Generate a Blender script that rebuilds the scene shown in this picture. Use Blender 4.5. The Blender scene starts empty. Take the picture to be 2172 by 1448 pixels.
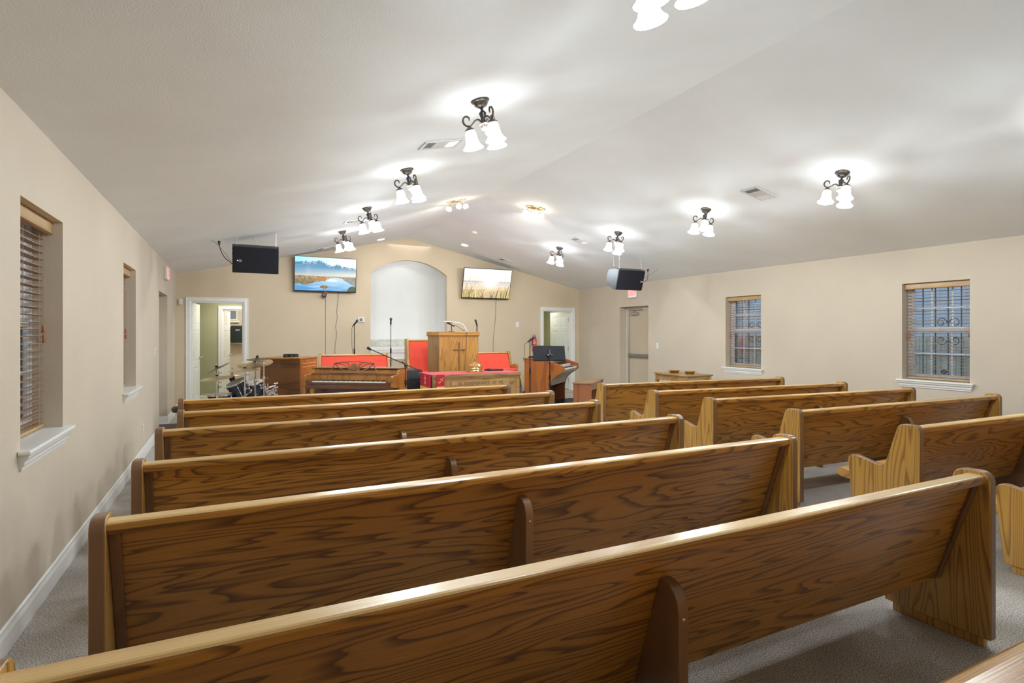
import bpy, bmesh, math, random
from mathutils import Vector, Matrix, noise as mnoise
R = math.radians
PI = math.pi
random.seed(7)
sc = bpy.context.scene
COL = sc.collection

# ------------------------------------------------------------------ camera, world, exposure
H = 1.48
cam_d = bpy.data.cameras.new('camera')
cam_d.sensor_width = 36.0
cam_d.lens = 1192.0 / 2172.0 * 36.0
cam_d.shift_y = -18.0 / 2172.0
cam_d.clip_start = 0.05
cam = bpy.data.objects.new('camera', cam_d)
COL.objects.link(cam)
cam.location = (0, 0, H)
cam.rotation_euler = (R(90), 0, R(-26.47))
sc.camera = cam

world = bpy.data.worlds.new('world')
sc.world = world
world.use_nodes = True
_bg = world.node_tree.nodes['Background']
_bg.inputs[0].default_value = (0.62, 0.75, 0.92, 1)
_bg.inputs[1].default_value = 2.0

sc.view_settings.view_transform = 'Standard'
sc.view_settings.look = 'None'
sc.view_settings.gamma = 1.0
sc.view_settings.use_curve_mapping = False
sc.view_settings.exposure = 0.29
SHADE_E = 9.5
BULB_W = 17.0
LAMP_COL = (0.83, 0.935, 1.0)


def area_lamp(name, loc, size, power, col=(1, 1, 1)):
    d = bpy.data.lights.new(name, 'AREA')
    d.shape = 'DISK'
    d.size = size
    d.energy = power
    d.color = col
    o = bpy.data.objects.new(name, d)
    COL.objects.link(o)
    o.location = loc
    return o


area_lamp('hall_lamp', (0.1, 13.2, 2.44), 0.35, 15, (1, 0.98, 0.9))
area_lamp('washroom_lamp', (0.55, 14.7, 2.44), 0.35, 17, (1, 0.97, 0.9))
area_lamp('side_hall_lamp', (7.4, 13.3, 2.44), 0.35, 10, (1, 0.98, 0.9))
area_lamp('niche_fill_light', (3.58, 12.9, 3.45), 1.5, 5.5, (0.97, 0.99, 1.0))  # unseen fill light, added and enlarged to brighten the niche evenly

# ------------------------------------------------------------------ materials


def srgb(r, g, b):
    f = lambda c: (c / 255.0) / 12.92 if c / 255.0 <= 0.04045 else ((c / 255.0 + 0.055) / 1.055) ** 2.4
    return (f(r), f(g), f(b), 1.0)


class NT:
    def __init__(s, name):
        s.m = bpy.data.materials.new(name)
        s.m.use_nodes = True
        s.t = s.m.node_tree
        s.b = s.t.nodes['Principled BSDF']
        s.out = s.t.nodes['Material Output']

    def n(s, kind, **kw):
        x = s.t.nodes.new(kind)
        for k, v in kw.items():
            if k.startswith('i_'):
                x.inputs[k[2:].replace('_', ' ')].default_value = v
            else:
                setattr(x, k, v)
        return x

    def l(s, a, b):
        s.t.links.new(a, b)

    def ramp(s, fac, stops):
        r = s.n('ShaderNodeValToRGB')
        e = r.color_ramp.elements
        e[0].position, e[0].color = stops[0]
        e[1].position, e[1].color = stops[-1]
        for p, c in stops[1:-1]:
            q = e.new(p)
            q.color = c
        s.l(fac, r.inputs['Fac'])
        return r.outputs['Color']

    def math(s, op, a, b=None, c=None):
        x = s.n('ShaderNodeMath', operation=op)
        for i, v in enumerate((a, b, c)):
            if v is None:
                continue
            if isinstance(v, (int, float)):
                x.inputs[i].default_value = v
            else:
                s.l(v, x.inputs[i])
        return x.outputs[0]

    def mix(s, fac, a, b, blend='MIX'):
        x = s.n('ShaderNodeMix', data_type='RGBA', blend_type=blend)
        for sock, v in ((x.inputs[0], fac), (x.inputs[6], a), (x.inputs[7], b)):
            if isinstance(v, (int, float)):
                sock.default_value = v
            elif isinstance(v, tuple):
                sock.default_value = v
            else:
                s.l(v, sock)
        return x.outputs[2]


def simple(name, col, rough=0.5, metal=0.0, coat=0.0, spec=None, emis=None, estr=0.0, noise=None, bump=None, alpha=None, sheen=0.0, trans=0.0):
    t = NT(name)
    b = t.b
    b.inputs['Base Color'].default_value = col
    b.inputs['Roughness'].default_value = rough
    b.inputs['Metallic'].default_value = metal
    b.inputs['Coat Weight'].default_value = coat
    b.inputs['Coat Roughness'].default_value = 0.12
    b.inputs['Sheen Weight'].default_value = sheen
    b.inputs['Transmission Weight'].default_value = trans
    if spec is not None:
        b.inputs['Specular IOR Level'].default_value = spec
    if emis:
        b.inputs['Emission Color'].default_value = emis
        b.inputs['Emission Strength'].default_value = estr
    if noise or bump:
        tc = t.n('ShaderNodeTexCoord')
    if noise:
        sc_, amt = noise
        nz = t.n('ShaderNodeTexNoise', i_Scale=sc_, i_Detail=3.0)
        t.l(tc.outputs['Object'], nz.inputs['Vector'])
        c2 = tuple(c * (1 - amt) for c in col[:3]) + (1,)
        c3 = tuple(min(1, c * (1 + amt)) for c in col[:3]) + (1,)
        t.l(t.ramp(nz.outputs['Fac'], [(0.3, c2), (0.7, c3)]), b.inputs['Base Color'])
    if bump:
        sc_, st = bump
        nz = t.n('ShaderNodeTexNoise', i_Scale=sc_, i_Detail=3.0)
        t.l(tc.outputs['Object'], nz.inputs['Vector'])
        bp = t.n('ShaderNodeBump', i_Strength=st, i_Distance=0.01)
        t.l(nz.outputs['Fac'], bp.inputs['Height'])
        t.l(bp.outputs['Normal'], b.inputs['Normal'])
    return t.m


def oak(name, axis, light, mid, dark, k=11.0, rough=0.34, coat=0.35, stretch=0.16, scale=3.2, fibre=0.35, big=0.25, detail=2.2):
    """flat-sawn grain: contour lines of a noise field stretched along the board"""
    t = NT(name)
    tc = t.n('ShaderNodeTexCoord')
    oi = t.n('ShaderNodeObjectInfo')
    off = t.math('MULTIPLY', oi.outputs['Random'], 37.0)
    cmb = t.n('ShaderNodeCombineXYZ')
    for i in range(3):
        t.l(off, cmb.inputs[i])
    add = t.n('ShaderNodeVectorMath', operation='ADD')
    t.l(tc.outputs['Object'], add.inputs[0])
    t.l(cmb.outputs[0], add.inputs[1])

    def mp(s):
        m = t.n('ShaderNodeMapping')
        m.inputs['Scale'].default_value = s
        t.l(add.outputs[0], m.inputs['Vector'])
        return m.outputs[0]
    ai = 'XYZ'.index(axis)
    s1 = [scale] * 3
    s1[ai] = scale * stretch
    n1 = t.n('ShaderNodeTexNoise', i_Scale=1.0, i_Detail=detail, i_Roughness=0.45, i_Distortion=0.25)
    t.l(mp(s1), n1.inputs['Vector'])
    fr = t.math('FRACT', t.math('MULTIPLY', n1.outputs['Fac'], k))
    lines = t.ramp(fr, [(0.0, (0, 0, 0, 1)), (0.14, (0.25, 0.25, 0.25, 1)), (0.42, (1, 1, 1, 1)), (0.93, (0.9, 0.9, 0.9, 1)), (1.0, (0.1, 0.1, 0.1, 1))])
    s2 = [150.0] * 3
    s2[ai] = 3.0
    n2 = t.n('ShaderNodeTexNoise', i_Scale=1.0, i_Detail=2.0)
    t.l(mp(s2), n2.inputs['Vector'])
    fib = t.ramp(n2.outputs['Fac'], [(0.36, (0, 0, 0, 1)), (0.62, (1, 1, 1, 1))])
    s3 = [2.2] * 3
    s3[ai] = 0.5
    n3 = t.n('ShaderNodeTexNoise', i_Scale=1.0, i_Detail=1.0)
    t.l(mp(s3), n3.inputs['Vector'])
    base = t.mix(lines, dark, light)
    base = t.mix(t.math('MULTIPLY', fib, -fibre), base, mid) if False else base
    f2 = t.math('MULTIPLY', t.math('SUBTRACT', 1.0, fib), fibre)
    base = t.mix(f2, base, mid)
    tone = t.math('MULTIPLY_ADD', t.math('SUBTRACT', n3.outputs['Fac'], 0.5), big * 2.0, 1.0)
    rnd = t.math('MULTIPLY_ADD', oi.outputs['Random'], 0.14, 0.93)
    tone = t.math('MULTIPLY', tone, rnd)
    cc = t.n('ShaderNodeCombineXYZ')
    for i in range(3):
        t.l(tone, cc.inputs[i])
    base = t.mix(1.0, base, cc.outputs[0], 'MULTIPLY')
    t.l(base, t.b.inputs['Base Color'])
    t.b.inputs['Roughness'].default_value = rough
    t.b.inputs['Coat Weight'].default_value = coat
    t.b.inputs['Coat Roughness'].default_value = 0.22
    bp = t.n('ShaderNodeBump', i_Strength=0.12, i_Distance=0.002)
    t.l(fib, bp.inputs['Height'])
    t.l(bp.outputs['Normal'], t.b.inputs['Normal'])
    return t.m


OAK_L, OAK_M, OAK_D = (0.47, 0.235, 0.062, 1), (0.27, 0.115, 0.026, 1), (0.15, 0.062, 0.018, 1)
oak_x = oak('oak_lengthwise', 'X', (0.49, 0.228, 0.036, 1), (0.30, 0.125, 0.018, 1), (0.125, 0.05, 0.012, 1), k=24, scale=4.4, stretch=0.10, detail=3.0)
oak_z = oak('oak_upright', 'Z', (0.60, 0.335, 0.075, 1), (0.44, 0.22, 0.045, 1), (0.25, 0.12, 0.03, 1), k=24.0, scale=4.4, stretch=0.09)
oak_rail = oak('oak_pale_rail', 'X', (0.74, 0.49, 0.20, 1), (0.62, 0.37, 0.125, 1), (0.50, 0.28, 0.09, 1), k=5, rough=0.3, coat=0.5, fibre=0.5)
oak_seat = oak('oak_seat_board', 'X', (0.60, 0.33, 0.10, 1), (0.48, 0.24, 0.065, 1), (0.34, 0.16, 0.045, 1), k=6, fibre=0.5)
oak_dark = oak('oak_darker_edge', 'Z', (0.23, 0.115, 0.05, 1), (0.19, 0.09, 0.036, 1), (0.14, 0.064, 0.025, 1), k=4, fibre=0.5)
oak_pulpit = oak('oak_golden_upright', 'Z', (0.54, 0.275, 0.065, 1), (0.43, 0.205, 0.045, 1), (0.32, 0.145, 0.033, 1), k=22, stretch=0.10, scale=4.5, detail=3)
oak_shaded_side = oak('oak_upright_shaded', 'Z', (0.33, 0.20, 0.085, 1), (0.27, 0.155, 0.06, 1), (0.20, 0.11, 0.042, 1), k=18, stretch=0.08, scale=4.5)
oak_cornice = oak('oak_golden_lengthwise', 'X', (0.54, 0.275, 0.065, 1), (0.43, 0.205, 0.045, 1), (0.32, 0.145, 0.033, 1), k=12, stretch=0.1)
oak_table = oak('oak_light_grain', 'X', (0.50, 0.30, 0.12, 1), (0.40, 0.22, 0.075, 1), (0.27, 0.14, 0.05, 1), k=7, fibre=0.5)
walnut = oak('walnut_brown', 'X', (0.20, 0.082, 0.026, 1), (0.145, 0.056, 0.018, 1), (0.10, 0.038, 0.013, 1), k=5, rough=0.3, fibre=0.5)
walnut_lit = oak('walnut_golden_lit', 'Z', (0.44, 0.185, 0.035, 1), (0.34, 0.135, 0.025, 1), (0.25, 0.095, 0.02, 1), k=5, rough=0.28, fibre=0.5)
piano_dark = simple('piano_brown', (0.13, 0.055, 0.028, 1), 0.25, coat=0.4, noise=(6, 0.2))
organ_wood = oak('organ_cherry', 'Z', (0.43, 0.13, 0.022, 1), (0.34, 0.095, 0.017, 1), (0.24, 0.065, 0.014, 1), k=6, rough=0.25, coat=0.5, fibre=0.45)
organ_far_shaded = simple('organ_shaded_cheek', (0.22, 0.065, 0.022, 1), 0.35, coat=0.3)
organ_dark = simple('organ_dark', (0.10, 0.03, 0.014, 1), 0.35, coat=0.2)
bench_wood = oak('bench_cherry', 'Z', (0.34, 0.125, 0.05, 1), (0.27, 0.09, 0.036, 1), (0.2, 0.066, 0.027, 1), k=5, rough=0.3, coat=0.4, fibre=0.5)
bench_top = oak('bench_top_brown', 'X', (0.36, 0.19, 0.10, 1), (0.30, 0.15, 0.075, 1), (0.22, 0.1, 0.05, 1), k=5, rough=0.3, coat=0.4)


def wall_paint(name, col, bumpscale=90.0, st=0.25):
    t = NT(name)
    tc = t.n('ShaderNodeTexCoord')
    nz = t.n('ShaderNodeTexNoise', i_Scale=bumpscale, i_Detail=3.0, i_Roughness=0.55)
    t.l(tc.outputs['Object'], nz.inputs['Vector'])
    n2 = t.n('ShaderNodeTexNoise', i_Scale=1.3, i_Detail=3.0)
    t.l(tc.outputs['Object'], n2.inputs['Vector'])
    a = tuple(c * 0.965 for c in col[:3]) + (1,)
    b = tuple(min(1, c * 1.03) for c in col[:3]) + (1,)
    t.l(t.ramp(n2.outputs['Fac'], [(0.3, a), (0.7, b)]), t.b.inputs['Base Color'])
    t.b.inputs['Roughness'].default_value = 0.75
    bp = t.n('ShaderNodeBump', i_Strength=st, i_Distance=0.004)
    t.l(nz.outputs['Fac'], bp.inputs['Height'])
    t.l(bp.outputs['Normal'], t.b.inputs['Normal'])
    return t.m


paint_wall = wall_paint('beige_wall_paint', (0.64, 0.55, 0.435, 1))
paint_front = wall_paint('tan_wall_paint', (0.68, 0.56, 0.40, 1))
paint_ceil = wall_paint('ceiling_paint', (0.85, 0.885, 0.905, 1), 120, 0.3)
paint_green = wall_paint('green_hall_paint', (0.44, 0.43, 0.25, 1))
paint_bath = wall_paint('washroom_paint', (0.62, 0.54, 0.42, 1))
paint_niche = wall_paint('niche_paint', (0.84, 0.85, 0.84, 1))
trim_white = simple('white_trim', (0.87, 0.86, 0.83, 1), 0.35)
door_white = simple('door_white', (0.80, 0.82, 0.76, 1), 0.4)
vinyl = simple('white_vinyl', (0.85, 0.86, 0.88, 1), 0.3)
black_plastic = simple('black_plastic', (0.018, 0.018, 0.02, 1), 0.4)
black_satin = simple('black_satin', (0.012, 0.012, 0.014, 1), 0.3)
grille_cloth = simple('speaker_grille_black', (0.013, 0.012, 0.018, 1), 0.65, spec=0.25, bump=(500, 0.3))
speaker_side = simple('speaker_shell_grey', (0.045, 0.048, 0.052, 1), 0.45)
white_plastic = simple('white_plastic', (0.82, 0.82, 0.80, 1), 0.35)
cream_plastic = simple('cream_plastic', (0.75, 0.72, 0.64, 1), 0.4)
chrome = simple('chrome', (0.85, 0.85, 0.87, 1), 0.14, metal=1.0)
steel = simple('brushed_steel', (0.55, 0.54, 0.52, 1), 0.35, metal=1.0)
chain_steel = simple('chain_steel', (0.75, 0.74, 0.72, 1), 0.3, metal=1.0)
brass = simple('polished_brass', (0.83, 0.62, 0.26, 1), 0.16, metal=1.0)
cymbal = simple('cymbal_bronze', (0.62, 0.50, 0.30, 1), 0.32, metal=0.85)
antique = simple('antique_bronze', (0.115, 0.098, 0.085, 1), 0.36, metal=0.7, noise=(60, 0.35))
antique_pale = simple('antique_pewter', (0.42, 0.37, 0.32, 1), 0.35, metal=0.75)  # paler metal for the ring and finial
red_fabric = simple('red_upholstery', (0.86, 0.088, 0.05, 1), 0.85, sheen=0.2, bump=(260, 0.25))
red_cloth = simple('red_cloth', (0.66, 0.06, 0.085, 1), 0.8, sheen=0.2)
crimson_cloth = simple('crimson_cloth', (0.55, 0.012, 0.05, 1), 0.75)
yellow_cloth = simple('yellow_cloth', (0.88, 0.60, 0.06, 1), 0.75)
white_cloth = simple('white_cloth', (0.80, 0.80, 0.80, 1), 0.8)
gold_thread = simple('gold_thread', (0.85, 0.55, 0.12, 1), 0.6)
ivory = simple('ivory_keys', (0.82, 0.78, 0.66, 1), 0.3)
white_key = simple('white_keys', (0.80, 0.80, 0.78, 1), 0.25)
ebony = simple('ebony_keys', (0.015, 0.014, 0.014, 1), 0.25)
cymbal_dark = simple('dark_cymbal', (0.20, 0.17, 0.13, 1), 0.4, metal=0.8)
drum_shell = simple('blue_black_shell', (0.008, 0.014, 0.035, 1), 0.12, coat=0.8)
drum_head = simple('drum_head', (0.70, 0.70, 0.70, 1), 0.5)
red_paint = simple('extinguisher_red', (0.75, 0.03, 0.03, 1), 0.3, coat=0.4)
blind_wood = simple('blind_wood', (0.40, 0.235, 0.13, 1), 0.45, noise=(20, 0.1))
valance_wood = simple('valance_wood', (0.52, 0.33, 0.15, 1), 0.35, noise=(9, 0.08))
tassel_wood = simple('tassel_wood', (0.45, 0.15, 0.05, 1), 0.35)
cord_mat = simple('cord_tan', (0.5, 0.32, 0.2, 1), 0.7)
iron = simple('painted_iron', (0.05, 0.075, 0.11, 1), 0.5)
dark_wire = simple('dark_wire', (0.05, 0.045, 0.045, 1), 0.5)
tile_mat = simple('grey_tile', (0.62, 0.62, 0.57, 1), 0.25, noise=(14, 0.15))
steel_door = simple('tan_metal_door', (0.60, 0.50, 0.37, 1), 0.45)
frame_tan = simple('tan_frame', (0.66, 0.60, 0.50, 1), 0.4)
dark_hole = simple('vent_dark', (0.10, 0.10, 0.10, 1), 0.8)
vent_mat = simple('vent_grey_white', (0.70, 0.69, 0.67, 1), 0.4)
led_white = simple('led_white', (1, 1, 1, 1), 0.4, emis=(0.7, 0.8, 1, 1), estr=3.0)
letter_dark = simple('carved_letter', (0.10, 0.05, 0.02, 1), 0.6)
sticker = simple('sticker_purple', (0.05, 0.02, 0.07, 1), 0.4)

shade_mat = simple('lit_frosted_glass', (0.9, 0.9, 0.9, 1), 0.4, emis=(0.93, 0.975, 1.0, 1), estr=SHADE_E)
spot_mat = simple('lit_small_glass', (0.9, 0.9, 0.9, 1), 0.4, emis=(1.0, 0.86, 0.64, 1), estr=SHADE_E * 1.3)
can_mat = simple('lit_downlight', (0.9, 0.9, 0.9, 1), 0.4, emis=(1.0, 0.95, 0.85, 1), estr=30)
exit_face = simple('exit_lit_face', (0.85, 0.80, 0.78, 1), 0.5, emis=(1, 0.55, 0.5, 1), estr=0.25)
exit_red = simple('exit_red_letter', (0.9, 0.05, 0.05, 1), 0.5, emis=(1.0, 0.08, 0.09, 1), estr=1.6)


def glass_mat():
    t = NT('window_glass')
    for n in list(t.t.nodes):
        if n != t.out:
            t.t.nodes.remove(n)
    tr = t.n('ShaderNodeBsdfTransparent')
    tr.inputs[0].default_value = (0.92, 0.95, 0.97, 1)
    gl = t.n('ShaderNodeBsdfGlossy', i_Roughness=0.03)
    fr = t.n('ShaderNodeFresnel', i_IOR=1.5)
    mx = t.n('ShaderNodeMixShader')
    t.l(fr.outputs[0], mx.inputs[0])
    t.l(tr.outputs[0], mx.inputs[1])
    t.l(gl.outputs[0], mx.inputs[2])
    t.l(mx.outputs[0], t.out.inputs['Surface'])
    return t.m


glass = glass_mat()


def carpet_mat():
    t = NT('grey_brown_carpet')
    tc = t.n('ShaderNodeTexCoord')
    n1 = t.n('ShaderNodeTexNoise', i_Scale=165.0, i_Detail=2.0, i_Roughness=0.75)
    n2 = t.n('ShaderNodeTexNoise', i_Scale=3.0, i_Detail=2.0)
    n3 = t.n('ShaderNodeTexNoise', i_Scale=260.0, i_Detail=1.0)
    for n in (n1, n2, n3):
        t.l(tc.outputs['Object'], n.inputs['Vector'])
    c = t.ramp(n1.outputs['Fac'], [(0.36, (0.11, 0.088, 0.07, 1)), (0.45, (0.40, 0.36, 0.315, 1)), (0.53, (0.56, 0.525, 0.48, 1)), (0.64, (0.78, 0.755, 0.72, 1))])
    tone = t.ramp(n2.outputs['Fac'], [(0.3, (0.84, 0.82, 0.80, 1)), (0.7, (1.08, 1.08, 1.08, 1))])
    t.l(t.mix(1.0, c, tone, 'MULTIPLY'), t.b.inputs['Base Color'])
    t.b.inputs['Roughness'].default_value = 0.95
    bp = t.n('ShaderNodeBump', i_Strength=0.6, i_Distance=0.008)
    t.l(t.math('ADD', n1.outputs['Fac'], t.math('MULTIPLY', n3.outputs['Fac'], 0.5)), bp.inputs['Height'])
    t.l(bp.outputs['Normal'], t.b.inputs['Normal'])
    return t.m


carpet = carpet_mat()


def mat_ribbed():
    t = NT('ribbed_mat')
    tc = t.n('ShaderNodeTexCoord')
    w = t.n('ShaderNodeTexWave', i_Scale=22.0, i_Distortion=0.4)
    w.bands_direction = 'X'
    t.l(tc.outputs['Object'], w.inputs['Vector'])
    t.l(t.ramp(w.outputs['Fac'], [(0.2, (0.05, 0.035, 0.028, 1)), (0.8, (0.17, 0.135, 0.115, 1))]), t.b.inputs['Base Color'])
    t.b.inputs['Roughness'].default_value = 0.9
    return t.m


ribbed = mat_ribbed()


def rattan_screen(name):
    t = NT(name)
    vc = t.n('ShaderNodeVertexColor')
    vc.layer_name = 'picture'
    t.l(vc.outputs['Color'], t.b.inputs['Emission Color'])
    t.b.inputs['Emission Strength'].default_value = 1.0
    t.b.inputs['Base Color'].default_value = (0.01, 0.01, 0.01, 1)
    t.b.inputs['Roughness'].default_value = 0.25
    return t.m


screen_mat = rattan_screen('lit_screen')

# ------------------------------------------------------------------ mesh helpers


class MB:
    """collects shapes; .obj links them as ONE mesh object"""

    def __init__(s):
        s.v = []
        s.f = []
        s.M = Matrix.Identity(4)

    def add(s, vs, fs):
        o = len(s.v)
        s.v += [tuple(s.M @ Vector(p)) for p in vs]
        s.f += [tuple(i + o for i in f) for f in fs]
        return s

    def box(s, x0, x1, y0, y1, z0, z1):
        vs = [(x, y, z) for x in (x0, x1) for y in (y0, y1) for z in (z0, z1)]
        return s.add(vs, [(0, 1, 3, 2), (4, 6, 7, 5), (0, 4, 5, 1), (2, 3, 7, 6), (0, 2, 6, 4), (1, 5, 7, 3)])

    def prism(s, pts, axis, a, b):
        """closed 2D outline extruded along an axis. x: (y,z)  y: (x,z)  z: (x,y)"""
        n = len(pts)
        mk = {'x': lambda p, t: (t, p[0], p[1]), 'y': lambda p, t: (p[0], t, p[1]), 'z': lambda p, t: (p[0], p[1], t)}[axis]
        vs = [mk(p, a) for p in pts] + [mk(p, b) for p in pts]
        fs = [tuple(range(n - 1, -1, -1)), tuple(range(n, 2 * n))] + [(i, (i + 1) % n, n + (i + 1) % n, n + i) for i in range(n)]
        return s.add(vs, fs)

    def lathe(s, prof, c=(0, 0, 0), n=20, rib=0.0, ribn=0):
        """prof: (r, z) down the axis"""
        vs, fs = [], []
        for r, z in prof:
            for i in range(n):
                a = 2 * PI * i / n
                rr = r * (1 + (rib * math.cos(ribn * a) if rib else 0))
                vs.append((c[0] + rr * math.cos(a), c[1] + rr * math.sin(a), c[2] + z))
        m = len(prof)
        for j in range(m - 1):
            for i in range(n):
                k = (i + 1) % n
                fs.append((j * n + i, j * n + k, (j + 1) * n + k, (j + 1) * n + i))
        if prof[0][0] > 1e-4:
            fs.append(tuple(range(n - 1, -1, -1)))
        if prof[-1][0] > 1e-4:
            fs.append(tuple(range((m - 1) * n, m * n)))
        return s.add(vs, fs)

    def shell(s, prof, c=(0, 0, 0), n=24):
        """open lathe with no caps"""
        vs, fs = [], []
        for r, z in prof:
            for i in range(n):
                a = 2 * PI * i / n
                vs.append((c[0] + r * math.cos(a), c[1] + r * math.sin(a), c[2] + z))
        for j in range(len(prof) - 1):
            for i in range(n):
                k = (i + 1) % n
                fs.append((j * n + i, j * n + k, (j + 1) * n + k, (j + 1) * n + i))
        return s.add(vs, fs)

    def tube(s, path, r, n=8, closed=False):
        P = [Vector(p) for p in path]
        m = len(P)
        rs = r if isinstance(r, (list, tuple)) else [r] * m
        vs, fs = [], []
        ref = None
        for i, p in enumerate(P):
            if closed:
                d = (P[(i + 1) % m] - P[i - 1]).normalized()
            else:
                d = (P[min(i + 1, m - 1)] - P[max(i - 1, 0)]).normalized()
            if ref is None:
                ref = Vector((0, 0, 1)) if abs(d.z) < 0.9 else Vector((1, 0, 0))
            u = (ref - d * ref.dot(d))
            if u.length < 1e-5:
                u = d.orthogonal()
            u.normalize()
            w = d.cross(u)
            ref = u
            for k in range(n):
                a = 2 * PI * k / n
                vs.append(tuple(p + (u * math.cos(a) + w * math.sin(a)) * rs[i]))
        for j in range(m if closed else m - 1):
            for k in range(n):
                k2 = (k + 1) % n
                j2 = (j + 1) % m
                fs.append((j * n + k, j * n + k2, j2 * n + k2, j2 * n + k))
        if not closed:
            fs.append(tuple(range(n - 1, -1, -1)))
            fs.append(tuple(range((m - 1) * n, m * n)))
        return s.add(vs, fs)

    def sphere(s, c, r, n=14, m=8, sq=(1, 1, 1)):
        prof = [(max(1e-5, math.sin(PI * j / m)), math.cos(PI * j / m)) for j in range(m + 1)]
        vs, fs = [], []
        for rr, z in prof:
            for i in range(n):
                a = 2 * PI * i / n
                vs.append((c[0] + r * sq[0] * rr * math.cos(a), c[1] + r * sq[1] * rr * math.sin(a), c[2] + r * sq[2] * z))
        for j in range(m):
            for i in range(n):
                k = (i + 1) % n
                fs.append((j * n + i, j * n + k, (j + 1) * n + k, (j + 1) * n + i))
        return s.add(vs, fs)

    def obj(s, name, mat, parent=None, bevel=0, smooth=False, loc=None, seg=2):
        me = bpy.data.meshes.new(name)
        me.from_pydata(s.v, [], s.f)
        bm = bmesh.new()
        bm.from_mesh(me)
        bmesh.ops.remove_doubles(bm, verts=bm.verts, dist=1e-6)
        bmesh.ops.recalc_face_normals(bm, faces=bm.faces)
        bm.to_mesh(me)
        bm.free()
        me.materials.append(mat)
        o = bpy.data.objects.new(name, me)
        COL.objects.link(o)
        if parent:
            o.parent = parent
        if loc:
            o.location = loc
        if smooth:
            for p in me.polygons:
                p.use_smooth = True
            me.set_sharp_from_angle(angle=R(40))
        if bevel:
            b = o.modifiers.new('bevel', 'BEVEL')
            b.width = bevel
            b.segments = seg
            b.limit_method = 'ANGLE'
            b.angle_limit = R(35)
            b.harden_normals = smooth
        return o


def tag(o, label=None, cat=None, group=None, kind=None):
    if label:
        o['label'] = label
    if cat:
        o['category'] = cat
    if group:
        o['group'] = group
    if kind:
        o['kind'] = kind
    return o


def empty(name, loc=(0, 0, 0), rz=0.0, label=None, cat=None, group=None, kind=None, mat=None):
    o = bpy.data.objects.new(name, None)
    COL.objects.link(o)
    o.empty_display_size = 0.1
    o.location = loc
    o.rotation_euler = (0, 0, rz)
    if mat is not None:
        o.matrix_world = mat
    return tag(o, label, cat, group, kind)


def struct(o):
    o['kind'] = 'structure'
    return o


def copy_tree(o, parent=None):
    c = o.copy()
    COL.objects.link(c)
    c.parent = parent
    for ch in list(o.children):
        copy_tree(ch, c)
    return c


def arc(c, r, a0, a1, n):
    return [(c[0] + r * math.cos(R(a0 + (a1 - a0) * i / n)), c[1] + r * math.sin(R(a0 + (a1 - a0) * i / n))) for i in range(n + 1)]


def smooth_path(pts, n=6):
    """Catmull-Rom through the points"""
    P = [Vector(p) for p in pts]
    P = [P[0] * 2 - P[1]] + P + [P[-1] * 2 - P[-2]]
    out = []
    for i in range(1, len(P) - 2):
        for k in range(n):
            t = k / n
            a, b, c, d = P[i - 1], P[i], P[i + 1], P[i + 2]
            out.append(0.5 * ((2 * b) + (c - a) * t + (2 * a - 5 * b + 4 * c - d) * t * t + (3 * b - a - 3 * c + d) * t ** 3))
    out.append(P[-2])
    return out


def text_obj(name, body, size, mat, parent, M, depth=0.002, sx=1.0, spacing=1.0):
    c = bpy.data.curves.new(name, 'FONT')
    c.body = body
    c.size = size
    c.extrude = depth
    c.align_x = 'CENTER'
    c.align_y = 'CENTER'
    c.space_character = spacing
    c.resolution_u = 3
    tmp = bpy.data.objects.new('tmp_text', c)
    COL.objects.link(tmp)
    bpy.context.view_layer.update()
    dg = bpy.context.evaluated_depsgraph_get()
    me = bpy.data.meshes.new_from_object(tmp.evaluated_get(dg))
    bpy.data.objects.remove(tmp)
    me.materials.clear()
    me.materials.append(mat)
    o = bpy.data.objects.new(name, me)
    COL.objects.link(o)
    if parent:
        o.parent = parent
    o.matrix_basis = M @ Matrix.Diagonal((sx, 1, 1, 1))
    return o


# ------------------------------------------------------------------ room shell
XL, XR, YF, YB = -0.946, 8.104, 12.354, -1.6
EAVE, PEAK, XM = 2.60, 3.615, 3.579
SL = (PEAK - EAVE) / (XM - XL)
ANG = math.atan(SL)


def ceil_z(x):
    return EAVE + SL * (x - XL) if x < XM else EAVE + SL * (XR - x)


struct(MB().box(XL - 0.6, XR + 0.6, YB - 0.2, YF + 0.1, -0.12, 0).obj('floor', carpet))
m = MB()
m.prism([(XL - 0.3, EAVE - 0.3 * SL), (XM, PEAK), (XR + 0.3, EAVE - 0.3 * SL), (XR + 0.3, EAVE + 0.05), (XM, PEAK + 0.12), (XL - 0.3, EAVE + 0.05)], 'y', YB - 0.1, YF + 0.06)
struct(m.obj('ceiling', paint_ceil))


def side_wall(name, x0, x1, holes, top=EAVE + 0.02):
    """solid wall in y,z with rectangular holes (y0,y1,z0,z1)"""
    ys = sorted({YB, YF + 0.06} | {h[0] for h in holes} | {h[1] for h in holes})
    m = MB()
    for a, b in zip(ys, ys[1:]):
        hs = [h for h in holes if h[0] < (a + b) / 2 < h[1]]
        if not hs:
            m.box(x0, x1, a, b, 0, top)
        else:
            h = hs[0]
            if h[2] > 0:
                m.box(x0, x1, a, b, 0, h[2])
            m.box(x0, x1, a, b, h[3], top)
    return struct(m.obj(name, paint_wall))


LW = [(3.603, 4.387, 0.895, 2.167), (6.579, 7.356, 0.895, 2.167)]
RW = [(6.713, 7.484, 0.86, 2.137), (3.67, 4.45, 0.86, 2.142)]
ALC_L = (9.53, 10.712, 0.0, 2.09)
ALC_R = (9.624, 10.63, 0.0, 2.08)
WT = 0.24
side_wall('wall_left', XL - WT, XL, LW + [ALC_L])
side_wall('wall_right', XR, XR + WT, RW + [ALC_R])


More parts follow.
